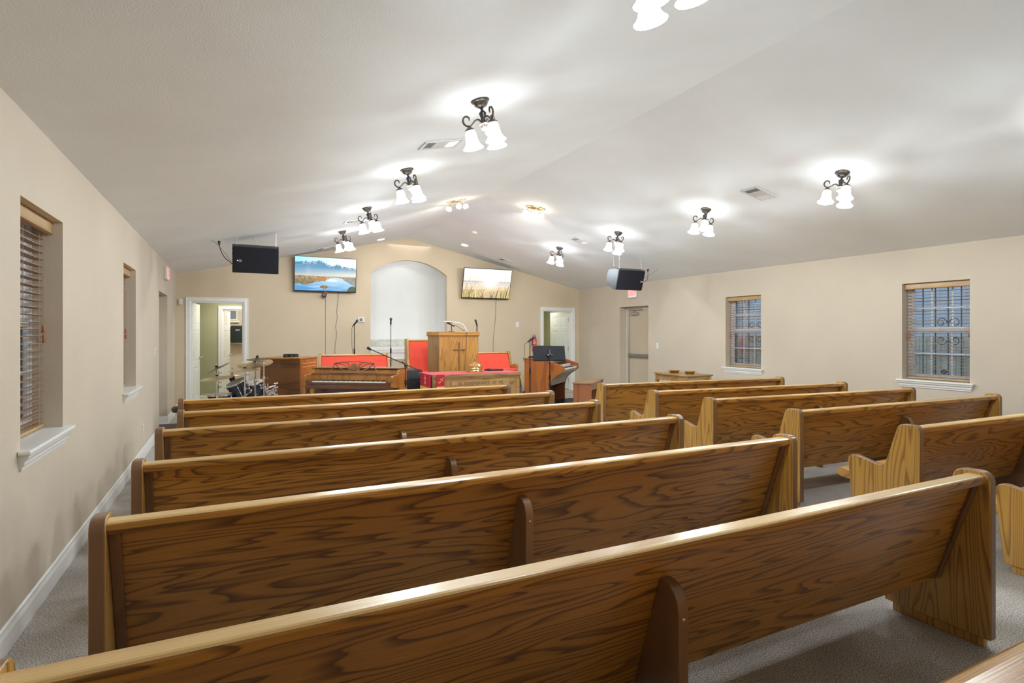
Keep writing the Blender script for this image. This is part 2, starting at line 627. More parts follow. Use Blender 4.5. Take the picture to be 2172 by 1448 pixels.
def gable_wall(name, y0, y1, holes, mat):
    """holes: list of (xa, xb, zlo_fn, zhi_fn)"""
    xs = {XL - 0.2, XM, XR + 0.2}
    for h in holes:
        n = h[4]
        for i in range(n + 1):
            xs.add(h[0] + (h[1] - h[0]) * i / n)
    xs = sorted(xs)
    m = MB()
    for a, b in zip(xs, xs[1:]):
        if b - a < 1e-6:
            continue
        top = lambda x: ceil_z(x) + 0.02
        hs = [h for h in holes if h[0] < (a + b) / 2 < h[1]]
        if not hs:
            m.prism([(a, 0), (b, 0), (b, top(b)), (a, top(a))], 'y', y0, y1)
        else:
            h = hs[0]
            if h[2] > 0:
                m.prism([(a, 0), (b, 0), (b, h[2]), (a, h[2])], 'y', y0, y1)
            m.prism([(a, h[3](a)), (b, h[3](b)), (b, top(b)), (a, top(a))], 'y', y0, y1)
    return struct(m.obj(name, mat))


AX0, AX1, ASP, ATOP = 2.703, 4.464, 2.80, 3.114


def arch_z(x):
    c = (AX0 + AX1) / 2
    h = (AX1 - AX0) / 2
    rise = ATOP - ASP
    rad = (h * h + rise * rise) / (2 * rise)
    return ATOP - rad + math.sqrt(max(0, rad * rad - (x - c) ** 2))


FT = 0.12
gable_wall('wall_front', YF, YF + FT, [
    (-0.706, 0.205, 0.0, lambda x: 2.085, 1),
    (7.03, 7.875, 0.0, lambda x: 2.05, 1),
    (AX0, AX1, 1.17, arch_z, 28)], paint_front)
gable_wall('wall_back', YB - 0.1, YB, [], paint_wall)

# baptistery niche behind the arch
m = MB()
m.box(AX0 - 0.5, AX1 + 0.5, YF + 1.0, YF + 1.06, 0.9, 3.5)
m.box(AX0 - 0.56, AX0 - 0.5, YF + FT, YF + 1.06, 0.9, 3.5)
m.box(AX1 + 0.5, AX1 + 0.56, YF + FT, YF + 1.06, 0.9, 3.5)
m.box(AX0 - 0.56, AX1 + 0.56, YF + FT, YF + 1.06, 3.5, 3.56)
struct(m.obj('wall_niche', paint_niche))
m = MB()
for i in range(13):
    x = AX0 - 0.46 + i * 0.215
    m.box(x, x + 0.205, YF + 0.985, YF + 0.998, 1.175, 1.325)
struct(m.obj('trim_9', tile_mat))
m = MB()
m.box(AX0 - 0.02, AX1 + 0.02, YF - 0.05, YF + 1.0, 1.10, 1.17)
struct(m.obj('trim_7', trim_white, bevel=0.008))
m = MB()
m.prism([(YF, 1.10), (YF - 0.04, 1.10), (YF - 0.035, 1.05), (YF - 0.018, 1.02), (YF - 0.018, 0.93), (YF - 0.03, 0.91), (YF - 0.012, 0.88), (YF, 0.88)], 'x', AX0 - 0.01, AX1 + 0.01)
struct(m.obj('trim_8', trim_white))

# stage platform across the front
struct(MB().prism([(1.30, 12.35), (1.30, 10.75), (2.55, 9.72), (4.95, 9.72), (6.0, 10.9), (6.0, 12.35)], 'z', 0.0, 0.30).obj('floor_platform', carpet))


# baseboards
def baseboard(name, segs):
    m = MB()
    for (ax, c, a, b, side) in segs:
        pr = [(0, 0), (0.016, 0), (0.016, 0.085), (0.009, 0.105), (0.009, 0.118), (0.0, 0.125)]
        if ax == 'y':
            m.prism([(c + side * p[0], p[1]) for p in pr], 'y', a, b)
        else:
            m.prism([(c + side * p[0], p[1]) for p in pr], 'x', a, b)
    return struct(m.obj(name, trim_white))


baseboard('baseboard_left', [('y', XL, YB, ALC_L[0], 1), ('y', XL, ALC_L[1], YF, 1), ('x', ALC_L[1], XL - WT + 0.04, XL + 0.016, -1)])
baseboard('baseboard_right', [('y', XR, YB, ALC_R[0], -1), ('y', XR, ALC_R[1], YF, -1)])
baseboard('baseboard_front', [('x', YF, XL, -0.79, -1), ('x', YF, 0.29, 1.29, -1), ('x', YF, 6.01, 6.95, -1), ('x', YF, 7.96, XR, -1)])
baseboard('baseboard_back', [('x', YB, XL, XR, 1)])


# door casings (front wall)
def casing(name, x0, x1, zt, y, w=0.085, side=-1):
    m = MB()
    pr = [(0, 0), (0, 0.014), (0.02, 0.024), (w - 0.018, 0.017), (w - 0.012, 0.026), (w, 0.026), (w, 0)]
    # left, right, head - mitred
    def run(a, b, n1, n2):
        pass
    for sgn, xx in ((-1, x0), (1, x1)):
        vs = []
        for d, t in pr:
            vs.append((xx + sgn * d, y + side * t, 0))
        for d, t in pr:
            vs.append((xx + sgn * d, y + side * t, zt + d))
        n = len(pr)
        m.add(vs, [tuple(range(n)), tuple(range(n, 2 * n))] + [(i, (i + 1) % n, n + (i + 1) % n, n + i) for i in range(n)])
    vs = [(x0 - d, y + side * t, zt + d) for d, t in pr] + [(x1 + d, y + side * t, zt + d) for d, t in pr]
    n = len(pr)
    m.add(vs, [tuple(range(n)), tuple(range(n, 2 * n))] + [(i, (i + 1) % n, n + (i + 1) % n, n + i) for i in range(n)])
    # jamb lining
    return m


def jamb(m, x0, x1, zt, ya, yb, t=0.018):
    m.box(x0 - 0.001, x0 + t, ya, yb, 0, zt)
    m.box(x1 - t, x1 + 0.001, ya, yb, 0, zt)
    m.box(x0 + t + 0.0002, x1 - t - 0.0002, ya, yb, zt - t, zt + 0.001)
    ym = (ya + yb) / 2
    m.box(x0 + t, x0 + t + 0.01, ym, ym + 0.03, 0, zt - t)
    m.box(x1 - t - 0.01, x1 - t, ym, ym + 0.03, 0, zt - t)


def door_unit(n, x0, x1, zt, y, leaf=None, th=FT):
    """framed opening in a wall facing -y; leaf = (hinge 'l'/'r', angle deg)"""
    d = empty('door_%d' % n, (0, 0, 0), kind='structure')
    m = casing('c', x0, x1, zt, y)
    m.obj('casing', trim_white, d)
    m = MB()
    jamb(m, x0, x1, zt, y, y + th)
    m.obj('door_jamb', trim_white, d)
    if leaf:
        side, ang, = leaf
        w = x1 - x0 - 0.05
        lf = panel_leaf(w, zt - 0.03)
        lf.parent = d
        if side == 'l':
            lf.matrix_basis = Matrix.Translation((x0 + 0.022, y + th + 0.004, 0.012)) @ Matrix.Rotation(R(ang), 4, 'Z')
        else:
            lf.matrix_basis = Matrix.Translation((x1 - 0.022, y + th + 0.004, 0.012)) @ Matrix.Rotation(R(-ang), 4, 'Z') @ Matrix.Scale(-1, 4, (1, 0, 0))
    return d


def panel_leaf(w, h):
    """six-panel slab: hinge at x=0, front towards -y"""
    T = 0.036
    m = MB()
    sw = 0.105
    cw = (w - 3 * sw) / 2
    rows = [(0.20, 0.78), (0.90, 1.52), (1.63, h - 0.12)]
    m.box(0, w, 0.006, T - 0.006, 0, h)
    xs = [(0, sw), (sw + cw, 2 * sw + cw), (w - sw, w)]
    for a, b in xs:
        m.box(a, b, 0, T, 0, h)
    zs = [(0, rows[0][0]), (rows[0][1], rows[1][0]), (rows[1][1], rows[2][0]), (rows[2][1], h)]
    for a, b in zs:
        m.box(0.002, w - 0.002, 0.0005, T - 0.0005, a, b)
    for i in range(2):
        x0 = sw + i * (sw + cw)
        for a, b in rows:
            g = 0.028
            for (ya, yb) in ((0.001, 0.007), (T - 0.007, T - 0.001)):
                m.box(x0 + g, x0 + cw - g, ya, yb, a + g, b - g)
    lf = m.obj('door_leaf', door_white, None, bevel=0.003, seg=1)
    k = MB()
    for s, y in ((-1, 0), (1, T)):
        k.M = Matrix.Translation((w - 0.065, y, 0.96)) @ Matrix.Rotation(R(90 * (1 if s < 0 else -1)), 4, 'X')
        k.lathe([(0.03, 0), (0.03, 0.006), (0.012, 0.01), (0.012, 0.035), (0.028, 0.042), (0.03, 0.058), (0.018, 0.068), (0.0, 0.07)], n=14)
    k.obj('door_knob', steel, lf, smooth=True)
    k = MB()
    for z in (0.2, h / 2, h - 0.25):
        k.box(-0.012, 0.01, -0.003, 0.003, z, z + 0.09)
        k.tube([(-0.004, -0.004, z), (-0.004, -0.004, z + 0.09)], 0.006)
    k.obj('hinge', steel, lf)
    return lf


door_unit(1, -0.706, 0.205, 2.085, YF, ('l', 84.5))
door_unit(2, 7.03, 7.875, 2.05, YF, ('r', 84))

# hall behind door 1, washroom behind it
HY = 13.98
m = MB()
m.box(-1.25, -1.19, YF + FT, HY, 0, 2.5)
m.box(1.5, 1.56, YF + FT, HY, 0, 2.5)
m.box(-1.25, -0.19, HY, HY + 0.1, 0, 2.5)
m.box(0.62, 1.56, HY, HY + 0.1, 0, 2.5)
m.box(-0.19, 0.62, HY, HY + 0.1, 2.0, 2.5)
m.box(-1.19, -0.72, YF + FT + 0.001, YF + FT + 0.01, 0, 2.5)
struct(m.obj('wall_hall', paint_green))
struct(MB().box(-1.25, 1.56, YF + FT, HY + 1.9, 2.5, 2.56).obj('ceiling_hall', paint_ceil))
struct(MB().box(-1.25, 1.56, YF + 0.1, HY + 1.9, -0.12, 0).obj('floor_hall', carpet))
baseboard('baseboard_hall', [('x', HY, -1.19, -0.28, -1)])
door_unit(5, -0.19, 0.62, 2.0, HY, ('l', 80.5), 0.1)
m = MB()
m.box(-0.26, -0.2, HY + 0.1, HY + 1.8, 0, 2.5)
m.box(1.5, 1.56, HY + 0.1, HY + 1.8, 0, 2.5)
BY = 15.6
m.box(-0.26, 1.56, BY, BY + 0.06, 0, 2.5)
struct(m.obj('wall_washroom', paint_bath))
w = empty('window_5', (0, 0, 0), kind='structure')
MB().box(-0.06, 0.115, BY - 0.012, BY, 1.80, 2.06).obj('window_frame', vinyl, w, bevel=0.004)
MB().box(-0.035, 0.09, BY - 0.016, BY - 0.012, 1.83, 2.03).obj('pane', simple('dusk_pane', (0.22, 0.27, 0.33, 1), 0.15), w)
MB().box(-0.08, 0.16, BY - 0.05, BY, 1.74, 1.785).obj('window_sill', trim_white, w, bevel=0.005)
# paper towel dispenser
t = empty('towel_dispenser', (0.125, BY, 1.24), label='dark plastic paper towel dispenser seen through the left doorway', cat='dispenser')
m = MB()
m.prism([(-0.16, 0), (0.16, 0), (0.17, 0.05), (0.17, 0.36), (0.15, 0.42), (-0.15, 0.42), (-0.17, 0.36), (-0.17, 0.05)], 'y', -0.20, 0)
m.obj('dispenser_cover', simple('smoked_plastic', (0.02, 0.03, 0.03, 1), 0.25), t, bevel=0.02, smooth=True)
MB().prism([(-0.17, -0.012), (0.14, -0.05), (0.12, -0.01), (0.15, 0.02), (-0.17, 0.02)], 'y', -0.14, -0.137).obj('paper_towel', white_cloth, t)
MB().tube(smooth_path([(-0.05, -0.203, 0.30), (-0.03, -0.204, 0.325), (-0.02, -0.204, 0.30), (0.0, -0.204, 0.325), (0.02, -0.204, 0.30), (0.04, -0.204, 0.33)]), 0.005, 5).obj('emblem', white_plastic, t)

# side hall behind door 2
m = MB()
m.box(6.55, 6.61, YF + FT, 14.3, 0, 2.5)
m.box(8.2, 8.26, YF + FT, 14.3, 0, 2.5)
m.box(6.55, 8.26, 14.3, 14.36, 0, 2.5)
struct(m.obj('wall_side_hall', paint_green))
struct(MB().box(6.5, 8.3, YF + FT, 14.36, 2.5, 2.56).obj('ceiling_side_hall', paint_ceil))
struct(MB().box(6.5, 8.3, YF + 0.1, 14.36, -0.12, 0).obj('floor_side_hall', carpet))


# ------------------------------------------------------------------ exit doors in the side alcoves
def exit_door(n, side, y0, y1, zt):
    """leaf at the back of the alcove; side=+1 right wall, -1 left wall"""
    X = (XR + 0.222) if side > 0 else (XL - 0.222)
    d = empty('door_%d' % n, (0, 0, 0), kind='structure')
    b = lambda m, u0, u1, *r: m.box(*(sorted((X + side * u0, X + side * u1))), *r)
    fr = MB()
    b(fr, -0.035, 0.03, y1 - 0.055, y1, 0, zt)
    b(fr, -0.035, 0.03, y0, y0 + 0.055, 0, zt)
    b(fr, -0.035, 0.03, y0 + 0.055, y1 - 0.055, zt - 0.05, zt)
    b(fr, -0.022, -0.012, y1 - 0.075, y1 - 0.055, 0, zt - 0.05)
    fr.obj('door_frame', frame_tan, d, bevel=0.004)
    lf = MB()
    b(lf, -0.005, 0.035, y0 + 0.058, y1 - 0.078, 0.01, zt - 0.055)
    lf = lf.obj('door_leaf', steel_door, d, bevel=0.003)
    h = MB()
    h.tube([(X - side * 0.018, y1 - 0.082, 0.02), (X - side * 0.018, y1 - 0.082, zt - 0.06)], 0.012)
    h.obj('continuous_hinge', steel, d, smooth=True)
    p = MB()
    b(p, -0.075, -0.04, y0 + 0.10, y1 - 0.11, 0.93, 1.0)
    b(p, -0.06, -0.005, y1 - 0.17, y1 - 0.10, 0.92, 1.01)
    b(p, -0.06, -0.005, y0 + 0.09, y0 + 0.24, 0.915, 1.015)
    p.obj('panic_bar', simple('panic_bar_grey_%d' % n, (0.30, 0.29, 0.28, 1), 0.35, metal=0.6), d, bevel=0.01)
    c = MB()
    ym = y1 - 0.30
    b(c, -0.065, -0.005, ym - 0.14, ym + 0.12, zt - 0.19, zt - 0.125)
    c.obj('door_closer', steel, d, bevel=0.012)
    a = MB()
    a.tube([(X - side * 0.05, ym - 0.02, zt - 0.12), (X - side * 0.05, ym - 0.02, zt - 0.10)], 0.012)
    a.tube([(X - side * 0.055, ym - 0.02, zt - 0.09), (X - side * 0.05, ym + 0.14, zt - 0.062)], 0.009)
    b(a, -0.06, -0.04, ym - 0.28, ym + 0.17, zt - 0.075, zt - 0.05)
    a.obj('closer_arm', steel, d)
    return d


exit_door(3, 1, ALC_R[0], ALC_R[1], 2.08)
exit_door(4, -1, ALC_L[0], ALC_L[1], 2.09)


# ------------------------------------------------------------------ windows with blinds and iron grilles
def make_window(n, side, y0, y1, z0, z1):
    X = XR if side > 0 else XL
    b = lambda m, u0, u1, *r: m.box(*(sorted((X + side * u0, X + side * u1))), *r)
    w = empty('window_%d' % n, (0, 0, 0), kind='structure')
    f = MB()
    for a, c in ((y0, y0 + 0.035), (y1 - 0.035, y1)):
        b(f, 0.15, 0.20, a, c, z0, z1)
    b(f, 0.15, 0.20, y0 + 0.0352, y1 - 0.0352, z1 - 0.035, z1)
    b(f, 0.15, 0.20, y0 + 0.0352, y1 - 0.0352, z0, z0 + 0.04)
    f.obj('window_frame', vinyl, w, bevel=0.003)
    zm = (z0 + z1) / 2 + 0.02
    for nm, a, c, off in (('upper_sash', zm, z1 - 0.035, 0.018), ('lower_sash', z0 + 0.04, zm, 0.0)):
        s = MB()
        ya, yb = y0 + 0.035, y1 - 0.035
        for p, q in ((ya, ya + 0.03), (yb - 0.03, yb)):
            b(s, 0.155 + off, 0.18 + off, p, q, a, c)
        b(s, 0.155 + off, 0.18 + off, ya + 0.0302, yb - 0.0302, a + 0.0005, a + 0.035)
        b(s, 0.155 + off, 0.18 + off, ya + 0.0302, yb - 0.0302, c - 0.035, c - 0.0005)
        s.obj(nm, vinyl, w, bevel=0.002)
        g = MB()
        for k in (1, 2):
            yy = ya + (yb - ya) * k / 3
            b(g, 0.168 + off, 0.176 + off, yy - 0.009, yy + 0.009, a + 0.03, c - 0.03)
        zz = (a + c) / 2
        b(g, 0.1675 + off, 0.1765 + off, ya + 0.02, yb - 0.02, zz - 0.0095, zz + 0.0095)
        g.obj('muntin', vinyl, w)
        p = MB()
        b(p, 0.171 + off, 0.173 + off, ya + 0.03, yb - 0.03, a + 0.035, c - 0.035)
        p.obj('pane', glass, w)
    # stool and apron
    s = MB()
    s.prism([(X + side * u, y) for u, y in ((0.15, y0 + 0.001), (0.15, y1 - 0.001), (-0.001, y1 - 0.001), (-0.001, y1 + 0.055), (-0.055, y1 + 0.055), (-0.055, y0 - 0.055), (-0.001, y0 - 0.055), (-0.001, y0 + 0.001))], 'z', z0 - 0.02, z0 + 0.002)
    s.obj('window_sill', trim_white, w, bevel=0.006)
    pr = [(0.0, z0 - 0.02), (-0.045, z0 - 0.02), (-0.04, z0 - 0.04), (-0.025, z0 - 0.055), (-0.022, z0 - 0.075), (-0.012, z0 - 0.085), (-0.01, z0 - 0.10), (0, z0 - 0.10)]
    e = 0.028
    vs, n_ = [], len(pr)
    for yy, sg in ((y0 - 0.045, 1), (y1 + 0.045, -1)):
        for u, z in pr:
            vs.append((X + side * u, yy + sg * e * (z0 - 0.02 - z) / 0.08, z))
    MB().add(vs, [tuple(range(n_)), tuple(range(n_, 2 * n_))] + [(i, (i + 1) % n_, n_ + (i + 1) % n_, n_ + i) for i in range(n_)]).obj('sill_apron', trim_white, w)
    return w


def make_blind(side, y0, y1, z0, z1, label):
    X = XR if side > 0 else XL
    t = empty('window_blind', (X + side * 0.1, (y0 + y1) / 2, z1), label=label, cat='blind', group='wooden window blinds')
    L = (y1 - y0) / 2
    q = lambda u: side * (u - 0.1)
    m = MB()
    pr = [(q(0.055), 0 - 0.004), (q(0.05), -0.02), (q(0.055), -0.055), (q(0.045), -0.075), (q(0.06), -0.082), (q(0.078), -0.08), (q(0.078), -0.004)]
    m.prism(pr, 'y', -L + 0.004, L - 0.004)
    m.obj('valance', valance_wood, t, smooth=True)
    m = MB()
    N = 27
    zt, zb = -0.115, (z0 - z1) + 0.055
    for i in range(N):
        z = zt + (zb - zt) * i / (N - 1)
        a = R(-4 + 3 * math.sin(i * 1.7)) * side
        c, s_ = math.cos(a), math.sin(a)
        cx = q(0.115)
        hw = 0.024
        P = [(cx - hw * c, z - hw * s_), (cx + hw * c, z + hw * s_), (cx + hw * c, z + hw * s_ + 0.0028), (cx, z + 0.0045), (cx - hw * c, z - hw * s_ + 0.0028)]
        m.prism(P, 'y', -L + 0.012, L - 0.012)
    m.obj('louvre', blind_wood, t)
    MB().box(*sorted((q(0.09), q(0.138))), -L + 0.012, L - 0.012, zb - 0.045, zb - 0.025).obj('bottom_rail', valance_wood, t, bevel=0.004)
    m = MB()
    for y in (-L + 0.10, 0, L - 0.10):
        for u in (0.092, 0.138):
            m.tube([(q(u), y, -0.08), (q(u), y, zb - 0.03)], 0.0013, 4)
    m.obj('ladder_cord', cord_mat, t)
    for yy, zz in ((L - 0.045, -0.64), (L - 0.035, -0.70), (-L + 0.05, -0.66)):
        c = MB().tube([(q(0.085), yy, -0.08), (q(0.085), yy, zz)], 0.0013, 4).obj('pull_cord', cord_mat, t)
        MB().lathe([(0.004, 0), (0.009, -0.012), (0.006, -0.024), (0.011, -0.04), (0.008, -0.048), (0, -0.048)], (q(0.085), yy, zz), 10).obj('tassel', tassel_wood, c, smooth=True)
    return t


def make_grille(side, y0, y1, z0, z1, label):
    X = XR + 0.33 if side > 0 else XL - 0.33
    t = empty('window_grille', (X, (y0 + y1) / 2, z0 - 0.05), label=label, cat='grille', group='iron window grilles')
    L = (y1 - y0) / 2 + 0.06
    Hh = z1 - z0 + 0.1
    for i in range(7):
        y = -L + 2 * L * i / 6
        MB().box(-0.006, 0.006, y - 0.006, y + 0.006, 0, Hh).obj('bar', iron, t)
    MB().box(-0.01, 0.01, -L, L, 0.0, 0.025).obj('rail', iron, t)
    MB().box(-0.01, 0.01, -L, L, Hh - 0.025, Hh).obj('rail', iron, t)
    for yy in (-L, L):
        for zz in (0.05, Hh - 0.08):
            MB().box(*sorted((-side * 0.085, side * 0.01)), yy - 0.01, yy + 0.01, zz, zz + 0.03).obj('wall_bracket', iron, t)
    for sy in (-1, 1):
        for sz in (-1, 1):
            m = MB()
            P = []
            for k in range(22):
                a = k / 21 * 2.3 * PI
                r = 0.065 * (1 - k / 27)
                P.append((0, sy * (0.014 + 0.065 - r * math.cos(a)), Hh / 2 + sz * (0.03 + 0.085 + r * math.sin(a) * 1.1)))
            m.tube(P, 0.006, 6)
            m.obj('scroll', iron, t)
    return t


WN = [(1, -1, LW[0], 'left wall window nearest the camera', 'near left window'),
      (2, -1, LW[1], 'left wall window farther away', 'far left window'),
      (3, 1, RW[0], 'right wall window by the offering table', 'narrower looking right window beside the offering table'),
      (4, 1, RW[1], 'right wall window near the frame edge', 'right wall window closest to the photo edge')]
BL = ['brown wooden slat blind in the recessed window of the left wall nearest the camera',
      'brown wooden slat blind in the second left wall window, before the doorway alcove',
      'brown wooden slat blind in the right wall window beside the small offering table',
      'brown wooden slat blind in the right wall window with the round sticker on its glass']
GL = ['dark iron security bars outside the left wall window nearest the camera',
      'dark iron security bars outside the second left wall window',
      'dark iron security bars outside the right wall window beside the offering table',
      'dark iron security bars outside the right wall window with the round sticker']
for i, (n, side, hz, _a, _b) in enumerate(WN):
    make_window(n, side, *hz)
    make_blind(side, *hz, BL[i])
    make_grille(side, *hz, GL[i])
# round security sticker on window 4
t = empty('window_sticker', (XR + 0.1665, 3.67 + 0.36, 0.975), label='small round dark purple security sticker low on the right wall window pane', cat='sticker')
m = MB()
m.M = Matrix.Rotation(R(90), 4, 'Y')
m.lathe([(0.034, 0.0), (0.034, 0.0015)], n=20)
m.obj('sticker_disc', sticker, t)
text_obj('lettering', 'ADT', 0.026, white_plastic, t, Matrix.Translation((-0.0005, 0, 0)) @ Matrix.Rotation(R(-90), 4, 'Z') @ Matrix.Rotation(R(90), 4, 'X'), 0.0004)

# outside ground, fence and hedge
struct(MB().box(XR + 0.3, 20, -6, 22, -0.5, -0.35).obj('ground_right', simple('lawn_green', (0.16, 0.25, 0.12, 1), 0.9, noise=(8, 0.4))))
struct(MB().box(-14, XL - 0.3, -6, 22, -0.5, -0.35).obj('ground_left', simple('lawn_green_2', (0.12, 0.18, 0.12, 1), 0.9, noise=(8, 0.4))))
t = empty('board_fence', (12.2, 5.5, -0.35), label='weathered grey board fence outside beyond the right wall windows', cat='fence')
m = MB()
for i in range(110):
    y = -5.5 + i * 0.125
    m.box(0, 0.02, y, y + 0.115, 0, 1.75 + 0.02 * math.sin(i * 2.1))
m.obj('fence_board', simple('grey_board', (0.27, 0.27, 0.24, 1), 0.8, noise=(4, 0.25)), t)
m = MB()
for z in (0.3, 1.4):
    m.box(-0.04, 0, -5.5, 8.2, z, z + 0.09)
m.obj('fence_rail', simple('grey_rail', (0.2, 0.24, 0.26, 1), 0.8), t)
t = empty('neighbouring_house', (14.5, 9.0, -0.35), label='pale blue grey house wall outside beyond the fence behind the right windows', cat='house')
MB().box(0, 3, -8, 7, 0, 5.6).obj('house_wall', simple('pale_siding', (0.33, 0.38, 0.43, 1), 0.8, noise=(3, 0.1)), t)
MB().prism([(-0.4, 5.6), (3.4, 5.6), (1.5, 6.9)], 'y', -8.3, 7.3).obj('roof', simple('roof_grey', (0.25, 0.29, 0.35, 1), 0.8), t)
t = empty('neighbour_garage', (-5.5, 9.0, -0.35), label='blue grey building wall outside beyond the left wall windows', cat='building')
MB().box(-2, 0, -7, 9, 0, 2.5).obj('building_wall', simple('blue_siding', (0.12, 0.24, 0.36, 1), 0.7), t)
MB().prism([(-2.4, 2.5), (0.4, 2.5), (-1, 3.4)], 'y', -7.3, 9.3).obj('roof', simple('roof_grey_2', (0.2, 0.26, 0.33, 1), 0.8), t)


# ------------------------------------------------------------------ pews


def end_profile(top=0.83, shift=0.0):
    """end panel outline in (depth, height); the sitter's side has the larger depth"""
    dz = top - 0.83
    p = [(0.0, 0.045), (0.0, 0.785 + dz), (0.006, 0.808 + dz), (0.022, 0.824 + dz), (0.045, 0.83 + dz), (0.112, 0.828 + dz),
         (0.135, 0.821 + dz), (0.150, 0.806 + dz), (0.158, 0.785 + dz), (0.196, 0.665), (0.222, 0.58), (0.236, 0.54), (0.252, 0.517), (0.274, 0.505),
         (0.300, 0.505), (0.330, 0.510), (0.455, 0.540), (0.482, 0.541), (0.505, 0.532), (0.520, 0.514), (0.524, 0.49),
         (0.510, 0.36), (0.497, 0.20), (0.476, 0.045)]
    return p


def back_y(z, top=0.81):
    return 0.050 + (0.80 - z) * 0.318


def make_pew(L, sup, label, group):
    t = empty('church_pew', label=label, cat='pew', group=group)
    prof = end_profile()
    for x0, x1 in ((0, 0.05), (L - 0.05, L)):
        p = MB().prism(prof, 'x', x0, x1).obj('end_panel', oak_z, t, bevel=0.007, smooth=True)
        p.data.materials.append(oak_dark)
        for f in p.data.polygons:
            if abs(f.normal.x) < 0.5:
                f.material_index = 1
        MB().box(x0 + 0.008, x1 - 0.008, 0.03, 0.44, 0, 0.05).obj('foot', oak_z, t, bevel=0.003, seg=1)
    zb, zt = 0.262, 0.785
    MB().prism([(back_y(zt), zt), (back_y(zb), zb), (back_y(zb) + 0.026, zb + 0.006), (back_y(zt) + 0.024, zt)], 'x', 0.0505, L - 0.0505).obj('backrest', oak_x, t)
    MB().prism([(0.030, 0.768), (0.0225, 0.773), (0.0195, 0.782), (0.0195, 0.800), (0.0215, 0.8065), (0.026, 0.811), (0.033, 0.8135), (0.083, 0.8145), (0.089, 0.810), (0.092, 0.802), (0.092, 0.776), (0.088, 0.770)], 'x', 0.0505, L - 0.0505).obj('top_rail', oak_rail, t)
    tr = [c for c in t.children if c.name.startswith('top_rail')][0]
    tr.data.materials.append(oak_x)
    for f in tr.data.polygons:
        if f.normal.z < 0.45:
            f.material_index = 1  # top faces keep the pale oak, sides and underside the darker one
    for x0 in (0.0508, L - 0.0858):
        MB().prism([(back_y(0.768) - 0.016, 0.768), (back_y(zb) - 0.016, zb + 0.004), (back_y(zb) - 0.0005, zb + 0.004), (back_y(0.768) - 0.0005, 0.768)], 'x', x0, x0 + 0.035).obj('corner_strip', oak_dark, t, bevel=0.002, seg=1)
    MB().prism([(0.222, 0.372), (0.30, 0.36), (0.45, 0.378), (0.60, 0.408), (0.63, 0.408), (0.646, 0.396), (0.650, 0.372), (0.640, 0.345), (0.618, 0.335), (0.40, 0.318), (0.235, 0.322)], 'x', 0.0505, L - 0.0505).obj('seat', oak_seat, t, bevel=0.003)
    for x in sup:
        q = [(0.0, 0.045), (0.0, 0.595), (0.006, 0.628), (0.020, 0.655), (0.042, 0.672), (0.068, 0.678), (back_y(0.678) - 0.0005, 0.678)]
        q += [(back_y(0.262) - 0.0005, 0.262), (back_y(0.262) + 0.03, 0.261), (0.26, 0.317), (0.52, 0.322), (0.46, 0.045)]
        s = MB().prism(q, 'x', x - 0.021, x + 0.021).obj('centre_support', oak_dark, t, bevel=0.004, smooth=True)
        MB().box(x - 0.017, x + 0.017, 0.03, 0.43, 0, 0.05).obj('foot', oak_dark, t)
        k = MB()
        k.M = Matrix.Translation((x, 0.0005, 0.575)) @ Matrix.Rotation(R(90), 4, 'X')
        k.lathe([(0.006, 0), (0.005, 0.002), (0, 0.003)], n=10)
        k.obj('screw_plug', brass, s)
    return t


GL_ = 'oak pews in the left block'
LL = 3.655
left_pews = [
    (-0.45, 1.345, 1.725, 'oak church pew across the foreground, its pale top rail crossing the photo bottom'),
    (-0.445, 2.379, 1.755, 'long oak pew second from the camera in the left block, bold dark grain'),
    (-0.455, 3.37, 1.775, 'oak pew third from the camera in the left block, just behind the strongly grained one'),
    (-0.470, 4.470, 1.75, 'oak pew fourth from the camera in the left block, third back from the drum kit'),
    (-0.412, 5.430, 1.75, 'oak pew second from the front in the left block'),
    (-0.478, 6.40, 1.75, 'frontmost oak pew of the left block, nearest the piano and communion table'),
]
pew0 = None
for i, (x, y, s, lab) in enumerate(left_pews):
    if pew0 is None:
        pew0 = make_pew(LL, [s], lab, GL_)
        o = pew0
    else:
        o = copy_tree(pew0)
        o['label'] = lab
        for c in o.children:
            if c.name.startswith('centre_support') or (c.name.startswith('foot') and c.data.name == pew0.children[0].data.name):
                pass
    o.location = (x, y, 0)
o = copy_tree(pew0)
o['label'] = 'oak pew cut off by the bottom right corner, only its seat edge showing'
o.location = (-0.45, 0.325, 0)

GR_ = 'oak pews in the right block'
LRt = 3.05
right_pews = [
    (4.30, 1.29, 0.0, 'oak pew at the right photo edge, just its front arm and seat corner showing'),
    (4.30, 2.243, -1.5, 'scuffed oak pew in the right block whose back runs out of the photo'),
    (4.30, 3.169, -2.6, 'oak pew in the right block directly in front of the scuffed one'),
    (4.30, 4.127, -4.9, 'third oak pew from the front in the right block'),
    (4.30, 4.986, -5.4, 'second oak pew from the front in the right block'),
    (4.30, 5.990, -6.4, 'frontmost oak pew of the right block, nearest the organ bench and offering table'),
]
pr0 = None
for i, (x, y, rz, lab) in enumerate(right_pews):
    if pr0 is None:
        pr0 = make_pew(LRt, [1.52], lab, GR_)
        o = pr0
    else:
        o = copy_tree(pr0)
        o['label'] = lab
    o.location = (x, y, 0)
    o.rotation_euler = (0, 0, R(rz))
    if i == 1:
        sup_ = [c for c in o.children if c.name.startswith('centre_support')][0]
        sup_.location.x += 0.22
        for c in o.children:
            if c.name.startswith('foot') and abs(c.data.vertices[0].co.x - 1.503) < 0.01:
                c.location.x += 0.22


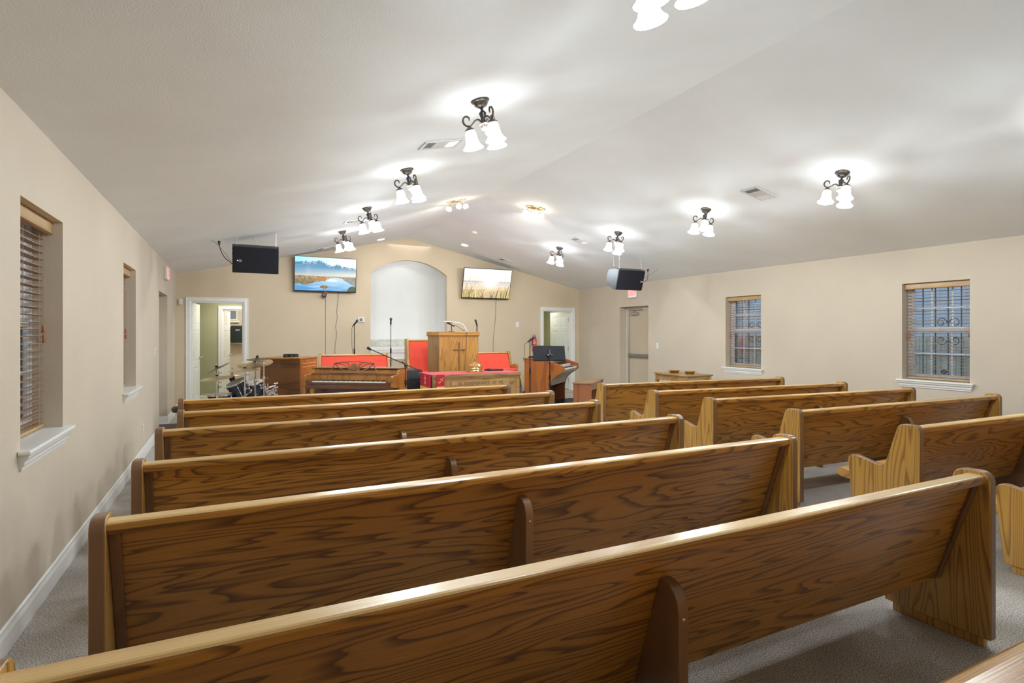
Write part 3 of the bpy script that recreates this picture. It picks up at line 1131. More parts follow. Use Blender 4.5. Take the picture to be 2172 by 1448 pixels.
# ------------------------------------------------------------------ red upholstered stage benches (facing the pews)
def stage_bench(x, y, rz, L, top, label):
    t = empty('upholstered_bench', (x, y, 0.28), R(180 + rz), label=label, cat='bench', group='red upholstered stage benches')
    prof = end_profile(top)
    if top > 0.9:
        prof = [(p[0] + (0.0), p[1]) for p in prof]
    for x0, x1 in ((0, 0.05), (L - 0.05, L)):
        MB().prism(prof, 'x', x0, x1).obj('end_panel', oak_pulpit, t, bevel=0.007)
        MB().box(x0 + 0.008, x1 - 0.008, 0.03, 0.44, 0, 0.05).obj('foot', oak_pulpit, t)
    zt = top - 0.045
    zb = 0.30
    sl = 0.318 if top < 0.9 else 0.17
    yb = 0.215
    yt = yb - (zt - zb) * sl if top < 0.9 else 0.05
    MB().prism([(yt, zt), (yb, zb), (yb + 0.022, zb), (yt + 0.022, zt)], 'x', 0.0505, L - 0.0505).obj('backrest', oak_x, t)
    MB().box(0.0505, L - 0.0505, max(0.004, yt - 0.02), yt + 0.05, zt, zt + 0.028).obj('top_rail', oak_rail, t, bevel=0.008)
    MB().prism([(yt + 0.023, zt - 0.005), (yt + 0.055, zt - 0.02), (yb + 0.065, 0.42), (yb + 0.023, 0.40)], 'x', 0.053, L - 0.053).obj('back_cushion', red_fabric, t, bevel=0.012)
    MB().box(0.0505, L - 0.0505, yb + 0.02, 0.60, 0.32, 0.365).obj('seat_board', oak_rail, t)
    MB().prism([(yb + 0.03, 0.366), (0.60, 0.366), (0.615, 0.40), (0.60, 0.44), (0.57, 0.45), (yb + 0.03, 0.43)], 'x', 0.053, L - 0.053).obj('seat_cushion', red_fabric, t, bevel=0.012)
    return t


stage_bench(2.83, 11.28, -7, 1.34, 0.80, 'low red upholstered oak bench on the stage left of the arch, behind the piano')
stage_bench(4.24, 11.22, 0, 1.10, 1.085, 'tall-backed red upholstered oak pulpit seat in the middle of the stage')
stage_bench(5.50, 11.28, 0, 1.26, 0.80, 'low red upholstered oak bench on the stage right of the pulpit')

# ------------------------------------------------------------------ pulpit
t = empty('pulpit', (3.895, 10.10, 0.28), label='tall golden oak pulpit with a thin wooden cross on its front', cat='pulpit')
base = [(-0.395, 0), (0.395, 0), (0.47, 0.46), (-0.47, 0.46)]
MB().prism(base, 'z', 0.04, 1.13).obj('pulpit_body', oak_pulpit, t, bevel=0.004)
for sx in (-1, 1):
    MB().prism([(sx * 0.3955, 0.004), (sx * 0.4015, 0.004), (sx * 0.4755, 0.458), (sx * 0.4695, 0.458)], 'z', 0.05, 1.129).obj('side_panel', oak_shaded_side, t)  # darker oak overlay: shade painted onto both pulpit sides
MB().prism([(p[0] * 1.03, p[1] * 1.03 - 0.012) for p in base], 'z', 0, 0.05).obj('plinth', oak_pulpit, t, bevel=0.008)
mo = MB()
for k, (e, z0, z1) in enumerate(((0.012, 1.13, 1.15), (0.03, 1.15, 1.175), (0.022, 1.175, 1.225))):
    mo.prism([(-0.395 - e, -e), (0.395 + e, -e), (0.47 + e, 0.46 + e), (-0.47 - e, 0.46 + e)], 'z', z0, z1)
mo.obj('cornice', oak_cornice, t, bevel=0.004)
c = MB()
c.box(-0.012, 0.012, -0.022, -0.0005, 0.45, 1.03)
c.box(-0.12, 0.12, -0.020, -0.0005, 0.868, 0.892)
c.obj('cross', oak_dark, t, bevel=0.003)
# things on the pulpit
t = empty('reading_lamp', (4.16, 10.40, 1.505), label='white curved gooseneck reading lamp arching over the pulpit top', cat='lamp')
m = MB().tube(smooth_path([(0, 0, 0), (0, 0, 0.05), (-0.05, 0, 0.13), (-0.14, 0, 0.175), (-0.28, 0, 0.19)]), 0.008, 8)
m.obj('gooseneck', white_plastic, t, smooth=True)
MB().lathe([(0.035, 0), (0.035, 0.01), (0.012, 0.018)], n=16).obj('lamp_base', white_plastic, t, smooth=True)
m = MB()
m.M = Matrix.Translation((-0.30, 0, 0.19)) @ Matrix.Rotation(R(-88), 4, 'Y')
m.lathe([(0.012, -0.02), (0.02, 0.0), (0.02, 0.10), (0.014, 0.17), (0, 0.175)], n=14)
m.obj('lamp_head', simple('lamp_head_silver', (0.7, 0.7, 0.72, 1), 0.25, metal=0.7), t, smooth=True)


def mic_body(m, M):
    m.M = M
    m.lathe([(0.0, -0.10), (0.010, -0.098), (0.012, -0.02), (0.017, 0.02)], n=12)
    m.M = Matrix.Identity(4)


def mic_head(m, M):
    m.M = M
    m.lathe([(0.017, 0.02), (0.026, 0.035), (0.027, 0.05), (0.022, 0.07), (0.010, 0.082), (0, 0.084)], n=14)
    m.M = Matrix.Identity(4)


t = empty('pulpit_microphone', (3.86, 10.42, 1.505), label='black microphone on a short black stand standing on the pulpit top', cat='microphone')
MB().lathe([(0.06, 0), (0.06, 0.008), (0.012, 0.014), (0.009, 0.02), (0.009, 0.13), (0.0, 0.13)], n=16).obj('desk_stand', black_plastic, t, smooth=True)
Mx = Matrix.Translation((-0.05, -0.02, 0.16)) @ Matrix.Rotation(R(-62), 4, 'Y')
m = MB()
mic_body(m, Mx @ Matrix.Translation((0, 0, -0.02)))
m.obj('microphone_body', black_plastic, t, smooth=True)
m = MB()
mic_head(m, Mx @ Matrix.Translation((0, 0, -0.02)))
m.obj('microphone_head', simple('mic_mesh', (0.05, 0.05, 0.055, 1), 0.4, metal=0.6), t, smooth=True)
MB().tube(smooth_path([(0.03, -0.02, 0.13), (0.10, -0.05, 0.11), (0.16, -0.20, 0.03), (0.17, -0.355, 0.012), (0.172, -0.372, -0.05), (0.16, -0.352, -0.4), (0.13, -0.350, -0.80)]), 0.0045, 6).obj('cable', dark_wire, t, smooth=True)

# ------------------------------------------------------------------ communion table, runner and vessels
TX, TY, TL, TD, TZ = 2.977, 8.93, 1.65, 0.76, 0.775
t = empty('communion_table', (TX + TL / 2, TY + TD / 2, 0), label='light oak communion table with carved words on its front panel', cat='table')
h2, d2 = TL / 2, TD / 2
MB().box(-h2, h2, -d2, d2, TZ - 0.03, TZ).obj('table_top', oak_table, t, bevel=0.004)
m = MB()
m.prism([(-d2 + 0.004, TZ - 0.03), (-d2 + 0.012, TZ - 0.045), (-d2 + 0.030, TZ - 0.062), (-d2 + 0.034, TZ - 0.075), (-d2 + 0.06, TZ - 0.075), (-d2 + 0.06, TZ - 0.03)], 'x', -h2 + 0.004, h2 - 0.004)
m.obj('moulding', oak_table, t)
MB().box(-h2 + 0.03, h2 - 0.03, -d2 + 0.045, -d2 + 0.07, 0.06, TZ - 0.03).obj('front_panel', oak_table, t)
for sx in (-1, 1):
    MB().box(*sorted((sx * (h2 - 0.03), sx * (h2 - 0.055))), -d2 + 0.05, d2 - 0.03, 0.06, TZ - 0.03).obj('side_panel', oak_dark, t)
    for sy in (-1, 1):
        MB().box(*sorted((sx * (h2 - 0.012), sx * (h2 - 0.08))), *sorted((sy * (d2 - 0.03), sy * (d2 - 0.10))), 0, TZ - 0.031).obj('leg', oak_table, t, bevel=0.004)
sg = MB().box(-0.545, 0.545, -d2 + 0.024, -d2 + 0.0448, 0.560, 0.668).obj('sign_panel', oak_table, t, bevel=0.006)
sg.location = (0.06, 0, 0)
text_obj('carved_words', 'IN  REMEMBRANCE  OF  ME', 0.082, letter_dark, t, Matrix.Translation((0.06, -d2 + 0.0235, 0.613)) @ Matrix.Rotation(R(90), 4, 'X'), 0.0012, 0.80, 1.06)

t = empty('table_runner', (TX + TL / 2, TY + TD / 2, TZ), label='red altar cloth over the communion table with crimson and yellow drops', cat='cloth')
m = MB()
m.box(-h2 - 0.006, h2 + 0.004, -d2 + 0.03, d2 - 0.01, 0.001, 0.006)
m.obj('top_cloth', red_cloth, t)


def drop(x, w0, w1, z0, z1, mat, nm, axis, fl=(0, 0)):
    m = MB()
    n = 14
    P = []
    for i in range(n + 1):
        u = w0 + (w1 - w0) * i / n
        P.append((u, 0.006 * math.sin(i * 1.3)))
    vs = []
    for i, (u, d) in enumerate(P):
        for z, f, e_ in ((z0, 0.1, fl[0]), (z1, 1.0, fl[1])):
            for th in (0, 0.003):
                if axis == 'x':
                    vs.append((x + (d * f + 0.004 + th + e_) * (-1 if x < 0 else 1), u, z))
                else:
                    vs.append((u, x - d * f - th - 0.004, z))
    fs = []
    for i in range(n):
        a, b = i * 4, (i + 1) * 4
        fs += [(a, b, b + 2, a + 2), (a + 1, a + 3, b + 3, b + 1), (a, a + 1, b + 1, b), (a + 2, b + 2, b + 3, a + 3)]
    fs += [(0, 2, 3, 1), (n * 4, n * 4 + 1, n * 4 + 3, n * 4 + 2)]
    m.add(vs, fs)
    return m.obj(nm, mat, t)


drop(-h2 - 0.003, -d2 + 0.07, d2 - 0.10, 0.006, -0.215, crimson_cloth, 'crimson_end', 'x')
drop(-h2 - 0.0045, -d2 + 0.07, d2 - 0.10, -0.215, -0.42, yellow_cloth, 'yellow_hem', 'x')
drop(-d2, -h2 + 0.065, -h2 + 0.205, 0.006, -0.19, crimson_cloth, 'crimson_end', 'y')
drop(-d2 - 0.0015, -h2 + 0.065, -h2 + 0.205, -0.19, -0.40, yellow_cloth, 'yellow_hem', 'y')
drop(h2 + 0.003, -d2 + 0.10, d2 - 0.08, 0.006, -0.13, white_cloth, 'white_end', 'x', (0, 0.035))
drop(h2 + 0.0045, -d2 + 0.10, d2 - 0.08, -0.13, -0.27, yellow_cloth, 'yellow_band', 'x', (0.035, 0.06))
drop(h2 + 0.006, -d2 + 0.10, d2 - 0.08, -0.27, -0.62, white_cloth, 'white_end', 'x', (0.06, 0.09))


def emblem(M):
    m = MB()
    m.M = M
    m.tube([(0, 0, -0.055), (0, 0, 0.06)], 0.0045, 5)
    m.tube([(-0.035, 0, 0.025), (0.035, 0, 0.025)], 0.0045, 5)
    m.tube([(-0.03, 0, -0.05), (-0.018, 0, -0.02), (0.018, 0, -0.01)], 0.004, 5)
    m.tube([(-0.012, 0, 0.06), (0.012, 0, 0.06)], 0.004, 5)
    return m.obj('cross_emblem', gold_thread, t)


emblem(Matrix.Translation((-h2 + 0.135, -d2 - 0.016, -0.10)) @ Matrix.Rotation(R(35), 4, 'Y'))
emblem(Matrix.Translation((-h2 - 0.020, -0.03, -0.10)) @ Matrix.Rotation(R(90), 4, 'Z') @ Matrix.Rotation(R(-14), 4, 'Y') @ Matrix.Scale(1.25, 4))

t = empty('communion_tray_stack', (3.93, 9.40, TZ + 0.006), label='polished brass communion tray stack with domed lid and cross on the red cloth', cat='communion tray')
MB().lathe([(0.165, 0.0), (0.172, 0.006), (0.16, 0.012), (0.13, 0.012)], n=40).obj('base_plate', brass, t, smooth=True)
for k in range(2):
    z = 0.012 + k * 0.042
    MB().lathe([(0.128, z), (0.132, z + 0.004), (0.128, z + 0.012), (0.126, z + 0.03), (0.134, z + 0.036), (0.134, z + 0.041), (0.12, z + 0.042)], n=40).obj('tray', brass, t, smooth=True)
MB().lathe([(0.136, 0.096), (0.137, 0.103), (0.128, 0.110), (0.118, 0.135), (0.09, 0.152), (0.04, 0.160), (0.014, 0.164), (0.012, 0.172), (0.018, 0.178), (0.008, 0.186), (0.0, 0.187)], n=40).obj('lid', brass, t, smooth=True)
m = MB()
m.box(-0.004, 0.004, -0.003, 0.003, 0.18, 0.222)
m.box(-0.014, 0.014, -0.003, 0.003, 0.204, 0.211)
m.obj('cross_finial', brass, t)
t = empty('black_folder', (4.36, 9.52, TZ + 0.006), R(4), label='closed black folder lying on the communion table beside the brass trays', cat='folder')
MB().box(-0.15, 0.15, -0.10, 0.10, 0.0, 0.028).obj('cover', black_plastic, t, bevel=0.004)
MB().box(-0.145, 0.146, -0.096, 0.101, 0.006, 0.022).obj('pages', simple('folder_paper', (0.5, 0.5, 0.5, 1), 0.8), t)
MB().box(-0.13, -0.07, -0.03, 0.03, 0.028, 0.040).obj('clasp', black_satin, t, bevel=0.003)

# ------------------------------------------------------------------ spinet piano
PR = R(-34)
t = empty('spinet_piano', (1.645, 9.077, 0), PR, label='brown wooden spinet piano with open keyboard and pierced music desk, left of the stage', cat='piano')
m = MB()
m.box(-0.70, 0.70, 0.30, 0.60, 0.05, 0.60)
m.obj('lower_panel', piano_dark, t)
for sx in (-1, 1):
    q = [(0.62, 0.0), (0.62, 0.895), (0.27, 0.895), (0.255, 0.875), (0.235, 0.84), (0.20, 0.822), (0.14, 0.815), (-0.02, 0.812), (-0.045, 0.79), (-0.05, 0.64), (-0.02, 0.62), (0.27, 0.60), (0.30, 0.55), (0.30, 0.0)]
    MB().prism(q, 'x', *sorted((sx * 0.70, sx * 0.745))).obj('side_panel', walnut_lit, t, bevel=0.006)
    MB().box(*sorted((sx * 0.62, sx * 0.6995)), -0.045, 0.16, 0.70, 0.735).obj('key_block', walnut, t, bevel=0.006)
    MB().lathe([(0.022, 0.0), (0.022, 0.04), (0.014, 0.06), (0.018, 0.25), (0.024, 0.42), (0.034, 0.46), (0.018, 0.475), (0.038, 0.50), (0.038, 0.53), (0.018, 0.545), (0.034, 0.56), (0.034, 0.62)], (sx * 0.685, 0.0, 0), 16).obj('leg', piano_dark, t, smooth=True)
MB().box(-0.6995, 0.6995, -0.045, 0.30, 0.60, 0.665).obj('keybed', piano_dark, t, bevel=0.006)
MB().box(-0.6995, 0.6995, -0.045, -0.022, 0.667, 0.70).obj('key_slip', piano_dark, t, bevel=0.003)
m = MB()
kw = 1.22 / 52
for i in range(52):
    m.box(-0.61 + i * kw + 0.0006, -0.61 + (i + 1) * kw - 0.0006, -0.018, 0.145, 0.68, 0.715)
m.obj('white_keyboard', ivory, t)
m = MB()
pat = {0: 1, 2: 1, 3: 1, 5: 1, 6: 1}
for i in range(51):
    if (i % 7) in (0, 2, 3, 5, 6):
        x = -0.61 + (i + 1) * kw
        m.box(x - 0.005, x + 0.005, 0.045, 0.145, 0.70, 0.728)
m.obj('black_keyboard', ebony, t)
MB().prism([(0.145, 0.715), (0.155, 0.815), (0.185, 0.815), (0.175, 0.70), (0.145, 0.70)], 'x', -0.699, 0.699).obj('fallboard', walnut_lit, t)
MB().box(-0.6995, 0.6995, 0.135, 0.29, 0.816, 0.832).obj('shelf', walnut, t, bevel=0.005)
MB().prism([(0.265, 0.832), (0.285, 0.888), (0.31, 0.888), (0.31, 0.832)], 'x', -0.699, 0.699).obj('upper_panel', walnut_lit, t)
MB().box(-0.75, 0.75, 0.262, 0.635, 0.896, 0.915).obj('lid', walnut, t, bevel=0.005)
MB().box(-0.70, 0.70, 0.60, 0.615, 0.05, 0.895).obj('back_board', piano_dark, t)
# pierced music desk
md = Matrix.Translation((0.0, 0.175, 0.834)) @ Matrix.Rotation(R(-14), 4, 'X')
m = MB()
m.M = md
rr = 0.0085
m.prism([(-0.40, 0), (0.40, 0), (0.39, 0.035), (-0.39, 0.035)], 'y', -0.007, 0.007)
m.tube(smooth_path([(-0.33, 0, 0.165), (-0.15, 0, 0.185), (0, 0, 0.192), (0.15, 0, 0.185), (0.33, 0, 0.165)], 5), rr, 6)
m.tube(smooth_path([(-0.33, 0, 0.165), (-0.35, 0, 0.10), (-0.385, 0, 0.035)], 4), rr, 6)
m.tube(smooth_path([(0.33, 0, 0.165), (0.35, 0, 0.10), (0.385, 0, 0.035)], 4), rr, 6)
for sx in (-1, 1):
    m.tube(smooth_path([(sx * 0.33, 0, 0.16), (sx * 0.26, 0, 0.095), (sx * 0.17, 0, 0.05), (sx * 0.07, 0, 0.03)], 5), rr, 6)
    m.tube(smooth_path([(sx * 0.20, 0, 0.18), (sx * 0.12, 0, 0.155), (sx * 0.085, 0, 0.09), (sx * 0.05, 0, 0.03)], 5), rr, 6)
    m.tube(smooth_path([(sx * 0.34, 0, 0.155), (sx * 0.22, 0, 0.15), (sx * 0.13, 0, 0.105), (sx * 0.06, 0, 0.03)], 5), rr, 6)
    m.tube(smooth_path([(sx * 0.11, 0, 0.187), (sx * 0.075, 0, 0.13), (sx * 0.07, 0, 0.08), (sx * 0.03, 0, 0.03)], 5), rr, 6)
m.M = md @ Matrix.Translation((0, 0, 0.105)) @ Matrix.Rotation(R(90), 4, 'X')
m.lathe([(0.001, -0.006), (0.058, -0.006), (0.06, 0), (0.058, 0.006), (0.001, 0.006)], n=24)
for i in range(0):
    pass
m.obj('music_desk', oak('desk_wood', 'X', (0.34, 0.16, 0.06, 1), (0.27, 0.12, 0.045, 1), (0.2, 0.085, 0.03, 1), k=4), t, smooth=True)

# ------------------------------------------------------------------ wooden rotary speaker cabinet with tambourine
cx, cy = 1.059, 10.45
t = empty('speaker_cabinet', (cx, cy, 0), PR, label='large dark wooden speaker cabinet with grooved louvres beside the drum kit', cat='cabinet')
W, D, Z = 0.745, 0.64, 1.045
MB().box(-W, 0, 0.0, D, 0.02, Z - 0.03).obj('cabinet_body', walnut, t, bevel=0.006)
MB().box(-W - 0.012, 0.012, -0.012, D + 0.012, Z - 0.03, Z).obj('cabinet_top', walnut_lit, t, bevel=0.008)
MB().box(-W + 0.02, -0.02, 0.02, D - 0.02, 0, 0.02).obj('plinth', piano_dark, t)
MB().box(0.0005, 0.006, 0.012, D - 0.012, 0.05, Z - 0.035).obj('side_panel', walnut_lit, t)  # golden overlay: light painted on the right face over darker walnut
m = MB()
for z in (0.885, 0.935):
    for a, b in ((-W + 0.05, -W / 2 - 0.02), (-W / 2 + 0.02, -0.05)):
        m.prism([(a, z + 0.01), (a + 0.02, z - 0.008), (b - 0.02, z - 0.008), (b, z + 0.01), (b - 0.03, z + 0.006), (a + 0.03, z + 0.006)], 'y', -0.006, 0.001)
m.obj('louvre_groove', piano_dark, t)
m = MB()
for z in (0.885, 0.945):
    m.prism([(0.07, z), (D - 0.10, z + 0.004), (D - 0.06, z + 0.016), (D - 0.09, z - 0.008), (0.09, z - 0.012)], 'x', 0.006, 0.011)
m.obj('louvre_slot', oak_rail, t)
t = empty('tambourine', (0.935, 10.72, Z), R(20), label='black tambourine with silver jingles lying on the wooden speaker cabinet', cat='tambourine')
MB().lathe([(0.125, 0.006), (0.132, 0.01), (0.132, 0.054), (0.125, 0.058), (0.12, 0.054), (0.12, 0.01), (0.125, 0.006)], n=32).obj('frame', black_satin, t, smooth=True)
MB().lathe([(0.127, 0.0), (0.127, 0.006)], n=32).obj('skin', drum_head, t)
for k in range(10):
    a = 2 * PI * k / 10
    j = MB()
    for z in (0.024, 0.032, 0.04):
        j.lathe([(0.018, z), (0.018, z + 0.002)], (0.131 * math.cos(a), 0.131 * math.sin(a), 0), 12)
    j.obj('jingle', chrome, t)

# ------------------------------------------------------------------ drum kit
def tilt_at(loc, ax=0, ay=0, az=0):
    return Matrix.Translation(loc) @ Matrix.Rotation(R(az), 4, 'Z') @ Matrix.Rotation(R(ay), 4, 'Y') @ Matrix.Rotation(R(ax), 4, 'X')


def cymbal_mesh(m, r, M):
    m.M = M
    m.lathe([(0.0, 0.030), (r * 0.10, 0.028), (r * 0.2, 0.014), (r * 0.24, 0.010), (r * 0.6, 0.004), (r, -0.008), (r, -0.010), (r * 0.6, 0.001), (r * 0.22, 0.007), (r * 0.1, 0.022), (0, 0.024)], n=48)


def tripod(t, x=0, y=0, spread=0.28, hub=0.26, a0=20, matl=None):
    matl = matl or chrome
    for k in range(3):
        a = R(a0 + 120 * k)
        g = MB().tube([(x + 0.015 * math.cos(a), y + 0.015 * math.sin(a), hub), (x + spread * math.cos(a), y + spread * math.sin(a), 0.012)], 0.009, 6).obj('leg', matl, t)
        MB().sphere((x + spread * math.cos(a), y + spread * math.sin(a), 0.013), 0.014, 8, 6).obj('rubber_foot', black_plastic, g)


def cymbal_stand(loc, zs, r, tilt, label, cm=None, off=(0, 0)):
    t = empty('cymbal_stand', (loc[0], loc[1], 0), label=label, cat='cymbal', group='drum kit cymbals')
    tripod(t, a0=loc[0] * 100)
    MB().tube([(0, 0, 0.10), (0, 0, zs - 0.03)], 0.0125, 10).obj('pole', chrome, t, smooth=True)
    for z in (0.28, zs - 0.32, zs - 0.10):
        m = MB()
        m.lathe([(0.019, z), (0.021, z + 0.01), (0.021, z + 0.04), (0.019, z + 0.05)], n=12)
        m.tube([(0.018, 0, z + 0.025), (0.05, 0, z + 0.025)], 0.006, 6)
        m.sphere((0.052, 0, z + 0.025), 0.012, 8, 6, (0.6, 1.4, 1))
        m.obj('clamp', chrome, t, smooth=True)
    if off != (0, 0):
        MB().tube([(0, 0, zs - 0.035), (off[0], off[1], zs - 0.045)], 0.007, 8).obj('boom_arm', chrome, t, smooth=True)
    M = tilt_at((off[0], off[1], zs), *tilt)
    m = MB()
    m.M = M
    m.lathe([(0.006, -0.05), (0.006, 0.06), (0.0, 0.062)], n=8)
    m.lathe([(0.014, 0.05), (0.016, 0.055), (0.016, 0.065), (0.008, 0.07)], n=12)
    m.obj('tilter', chrome, t, smooth=True)
    m = MB()
    cymbal_mesh(m, r, M)
    m.obj('cymbal', cm or cymbal, t, smooth=True)
    m = MB()
    m.M = M
    m.lathe([(0.018, 0.028), (0.020, 0.032), (0.020, 0.048), (0.012, 0.052)], n=12)
    m.obj('felt', black_plastic, t, smooth=True)
    return t


cymbal_stand((0.335, 10.05), 0.990, 0.27, (12, -7, 0), 'big crash cymbal on a chrome stand at the right of the drum kit')
cymbal_stand((0.18, 9.71), 0.905, 0.235, (2, -3, 0), 'thin crash cymbal seen edge-on below the big crash')
cymbal_stand((0.45, 9.66), 1.065, 0.165, (4, -1, 0), 'small dark splash cymbal topping the drum kit', cymbal_dark, (-0.09, 0.18))
cymbal_stand((-0.205, 10.0), 0.925, 0.19, (0, -28, 0), 'small steeply tilted cymbal at the left of the drum kit', cymbal_dark)
cymbal_stand((-0.20, 9.58), 0.805, 0.24, (4, -7, 0), 'ride cymbal tilted down to the left over the snare drum')
# hi-hat
t = empty('hi_hat', (0.0, 10.12, 0), label='pair of hi-hat cymbals on a chrome stand above the tilted tom', cat='hi-hat')
tripod(t, a0=50)
MB().tube([(0, 0, 0.08), (0, 0, 0.92)], 0.007, 8).obj('rod', chrome, t)
MB().tube([(0, 0, 0.08), (0, 0, 0.70)], 0.0125, 10).obj('pole', chrome, t)
for z, f in ((0.80, 1), (0.785, -1)):
    m = MB()
    cymbal_mesh(m, 0.178, Matrix.Translation((0, 0, z)) @ Matrix.Diagonal((1, 1, f, 1)))
    m.obj('cymbal', cymbal, t, smooth=True)
MB().lathe([(0.03, 0.70), (0.045, 0.74), (0.045, 0.76), (0.02, 0.765)], n=16).obj('seat_cup', simple('felt_brown', (0.06, 0.03, 0.025, 1), 0.7), t, smooth=True)
MB().lathe([(0.010, 0.84), (0.018, 0.85), (0.018, 0.862), (0.006, 0.875)], n=12).obj('clutch', black_plastic, t)


def drum(name, loc, tilt, r, h, label, head='top', mat_=None):
    t = empty(name, loc, label=label, cat='drum', group='drum kit drums')
    M = tilt_at((0, 0, 0), *tilt)
    m = MB(); m.M = M
    m.lathe([(r, 0), (r, h)], n=36)
    m.obj('shell', mat_ or drum_shell, t, smooth=True)
    for z, s in ((0, -1), (h, 1)):
        m = MB(); m.M = M
        m.lathe([(r * 0.985, z + s * 0.0008), (r * 0.985, z + s * 0.004)], n=36)
        m.obj('drum_head', drum_head, t)
        m = MB(); m.M = M
        m.shell([(r + 0.002, z - s * 0.012), (r + 0.008, z - s * 0.010), (r + 0.008, z + s * 0.010), (r - 0.004, z + s * 0.010), (r - 0.004, z + s * 0.004)], n=36)
        m.obj('rim', chrome, t, smooth=True)
    for k in range(6):
        a = 2 * PI * (k + 0.5) / 6
        m = MB(); m.M = M
        c, s = math.cos(a), math.sin(a)
        m.tube([((r + 0.012) * c, (r + 0.012) * s, -0.005), ((r + 0.012) * c, (r + 0.012) * s, h + 0.005)], 0.003, 5)
        m.sphere(((r + 0.010) * c, (r + 0.010) * s, h * 0.3), 0.014, 8, 6, (0.7, 0.7, 1.7))
        m.sphere(((r + 0.010) * c, (r + 0.010) * s, h * 0.7), 0.014, 8, 6, (0.7, 0.7, 1.7))
        m.obj('lug', chrome, t, smooth=True)
    return t, M


d1, Mt = drum('tom_drum', (0.135, 9.93, 0.50), (8, -24, 0), 0.155, 0.22, 'shiny blue-black tom drum tilted towards the doorway')
MB().tube([(0.10, 0.10, -0.08), (0.14, 0.12, -0.18)], 0.012, 8).obj('mount', chrome, d1)
d2_, Mt = drum('tom_drum', (0.36, 10.27, 0.44), (8, -14, 0), 0.165, 0.22, 'second blue-black tom drum beside the chrome stands')
MB().tube([(0, 0.14, 0.05), (-0.02, 0.20, -0.14)], 0.012, 8).obj('mount', chrome, d2_)
bd, Mt = drum('bass_drum', (0.0, 10.73, 0.285), (0, 90, -12), 0.27, 0.32, 'blue-black bass drum low behind the front pew, under the toms')
for s in (-1, 1):
    MB().tube([(0.27, s * 0.20, -0.16), (0.29, s * 0.26, -0.272)], 0.009, 6).obj('spur', chrome, bd)
for s, zz in ((0, 0.0), (1, 0.0)):
    MB().tube([(0.12 + s * 0.12, -0.05 - s * 0.04, 0.26), (0.14 + s * 0.20, -0.30 + s * 0.0, 0.30)], 0.013, 8).obj('tom_arm', chrome, bd)
sn, Mt = drum('snare_drum', (-0.17, 9.80, 0.40), (2, 0, 0), 0.175, 0.13, 'black and chrome snare drum with a drumstick across it', mat_=simple('snare_black', (0.02, 0.02, 0.022, 1), 0.2))
tripod(sn, spread=0.22, hub=-0.12, a0=80)
for c in sn.children:
    if c.name.startswith('leg'):
        c.location = (0, 0, 0)
for c in [c for c in sn.children if c.name.startswith('leg')]:
    for g in c.children:
        bpy.data.objects.remove(g)
    bpy.data.objects.remove(c)
for k in range(3):
    a = R(80 + 120 * k)
    MB().tube([(0.01 * math.cos(a), 0.01 * math.sin(a), -0.22), (0.22 * math.cos(a), 0.22 * math.sin(a), -0.392)], 0.008, 6).obj('leg', chrome, sn)
    MB().tube([(0.01 * math.cos(a), 0.01 * math.sin(a), -0.10), (0.17 * math.cos(a), 0.17 * math.sin(a), -0.015)], 0.006, 6).obj('basket_arm', chrome, sn)
MB().tube([(0, 0, -0.24), (0, 0, -0.09)], 0.012, 8).obj('pole', chrome, sn)
t = empty('drumstick', (-0.20, 9.76, 0.552), R(5), label='pale wooden drumstick resting on the snare drum', cat='drumstick')
MB().tube([(-0.22, 0, 0.0), (0.12, 0, 0.0), (0.17, 0, 0.0), (0.19, 0, 0)], [0.0075, 0.0075, 0.004, 0.005], 8).obj('stick', simple('maple', (0.75, 0.52, 0.25, 1), 0.5), t, smooth=True)
# floor tom holder with wing nuts
t = empty('tom_holder', (0.52, 9.95, 0), label='cluster of chrome drum brackets and wing nuts right of the drum kit', cat='drum hardware')
MB().tube([(0, 0, 0.02), (0, 0, 0.66)], 0.013, 10).obj('pole', chrome, t, smooth=True)
tripod(t, spread=0.18, hub=0.20, a0=0)
for i, (a, z, l) in enumerate(((0.2, 0.62, 0.12), (-0.4, 0.56, 0.13), (0.5, 0.50, 0.12), (-0.1, 0.53, 0.10), (2.8, 0.60, 0.10), (0.1, 0.44, 0.12))):
    m = MB()
    x, y = l * math.cos(a), l * math.sin(a)
    m.tube([(0, 0, z - 0.03), (x, y, z)], 0.012, 8)
    m.tube([(x, y, z - 0.035), (x, y, z + 0.03)], 0.008, 8)
    for s in (-1, 1):
        m.sphere((x + s * 0.018, y, z + 0.035), 0.014, 8, 6, (1.2, 0.5, 0.8))
    m.lathe([(0.02, z - 0.02), (0.02, z + 0.01)], (x, y, 0), 10)
    m.obj('wing_bracket', chrome, t, smooth=True)
m = MB()
m.M = Matrix.Translation((-0.02, -0.02, 0.50)) @ Matrix.Rotation(R(-12), 4, 'Y')
m.box(-0.012, 0.012, -0.02, 0.0, 0.0, 0.17)
for k in range(4):
    m.sphere((0.0, -0.025, 0.02 + 0.045 * k), 0.014, 8, 6)
m.obj('bracket_plate', chrome, t, smooth=True)

# black stool at the left wall
t = empty('round_stool', (-0.60, 9.05, 0), label='black padded round stool at the left wall beyond the front pew', cat='stool')
MB().lathe([(0.12, 0.38), (0.15, 0.39), (0.155, 0.44), (0.13, 0.46), (0, 0.465)], n=28).obj('seat', black_plastic, t, smooth=True)
MB().tube([(0, 0, 0.12), (0, 0, 0.38)], 0.015, 8).obj('pole', chrome, t)
tripod(t, spread=0.18, hub=0.25)

# ------------------------------------------------------------------ organ, bench
OR = math.atan2(0.675, 0.74)
t = empty('console_organ', (5.69, 9.25, 0), OR, label='reddish brown two-manual wooden console organ right of the stage', cat='organ')
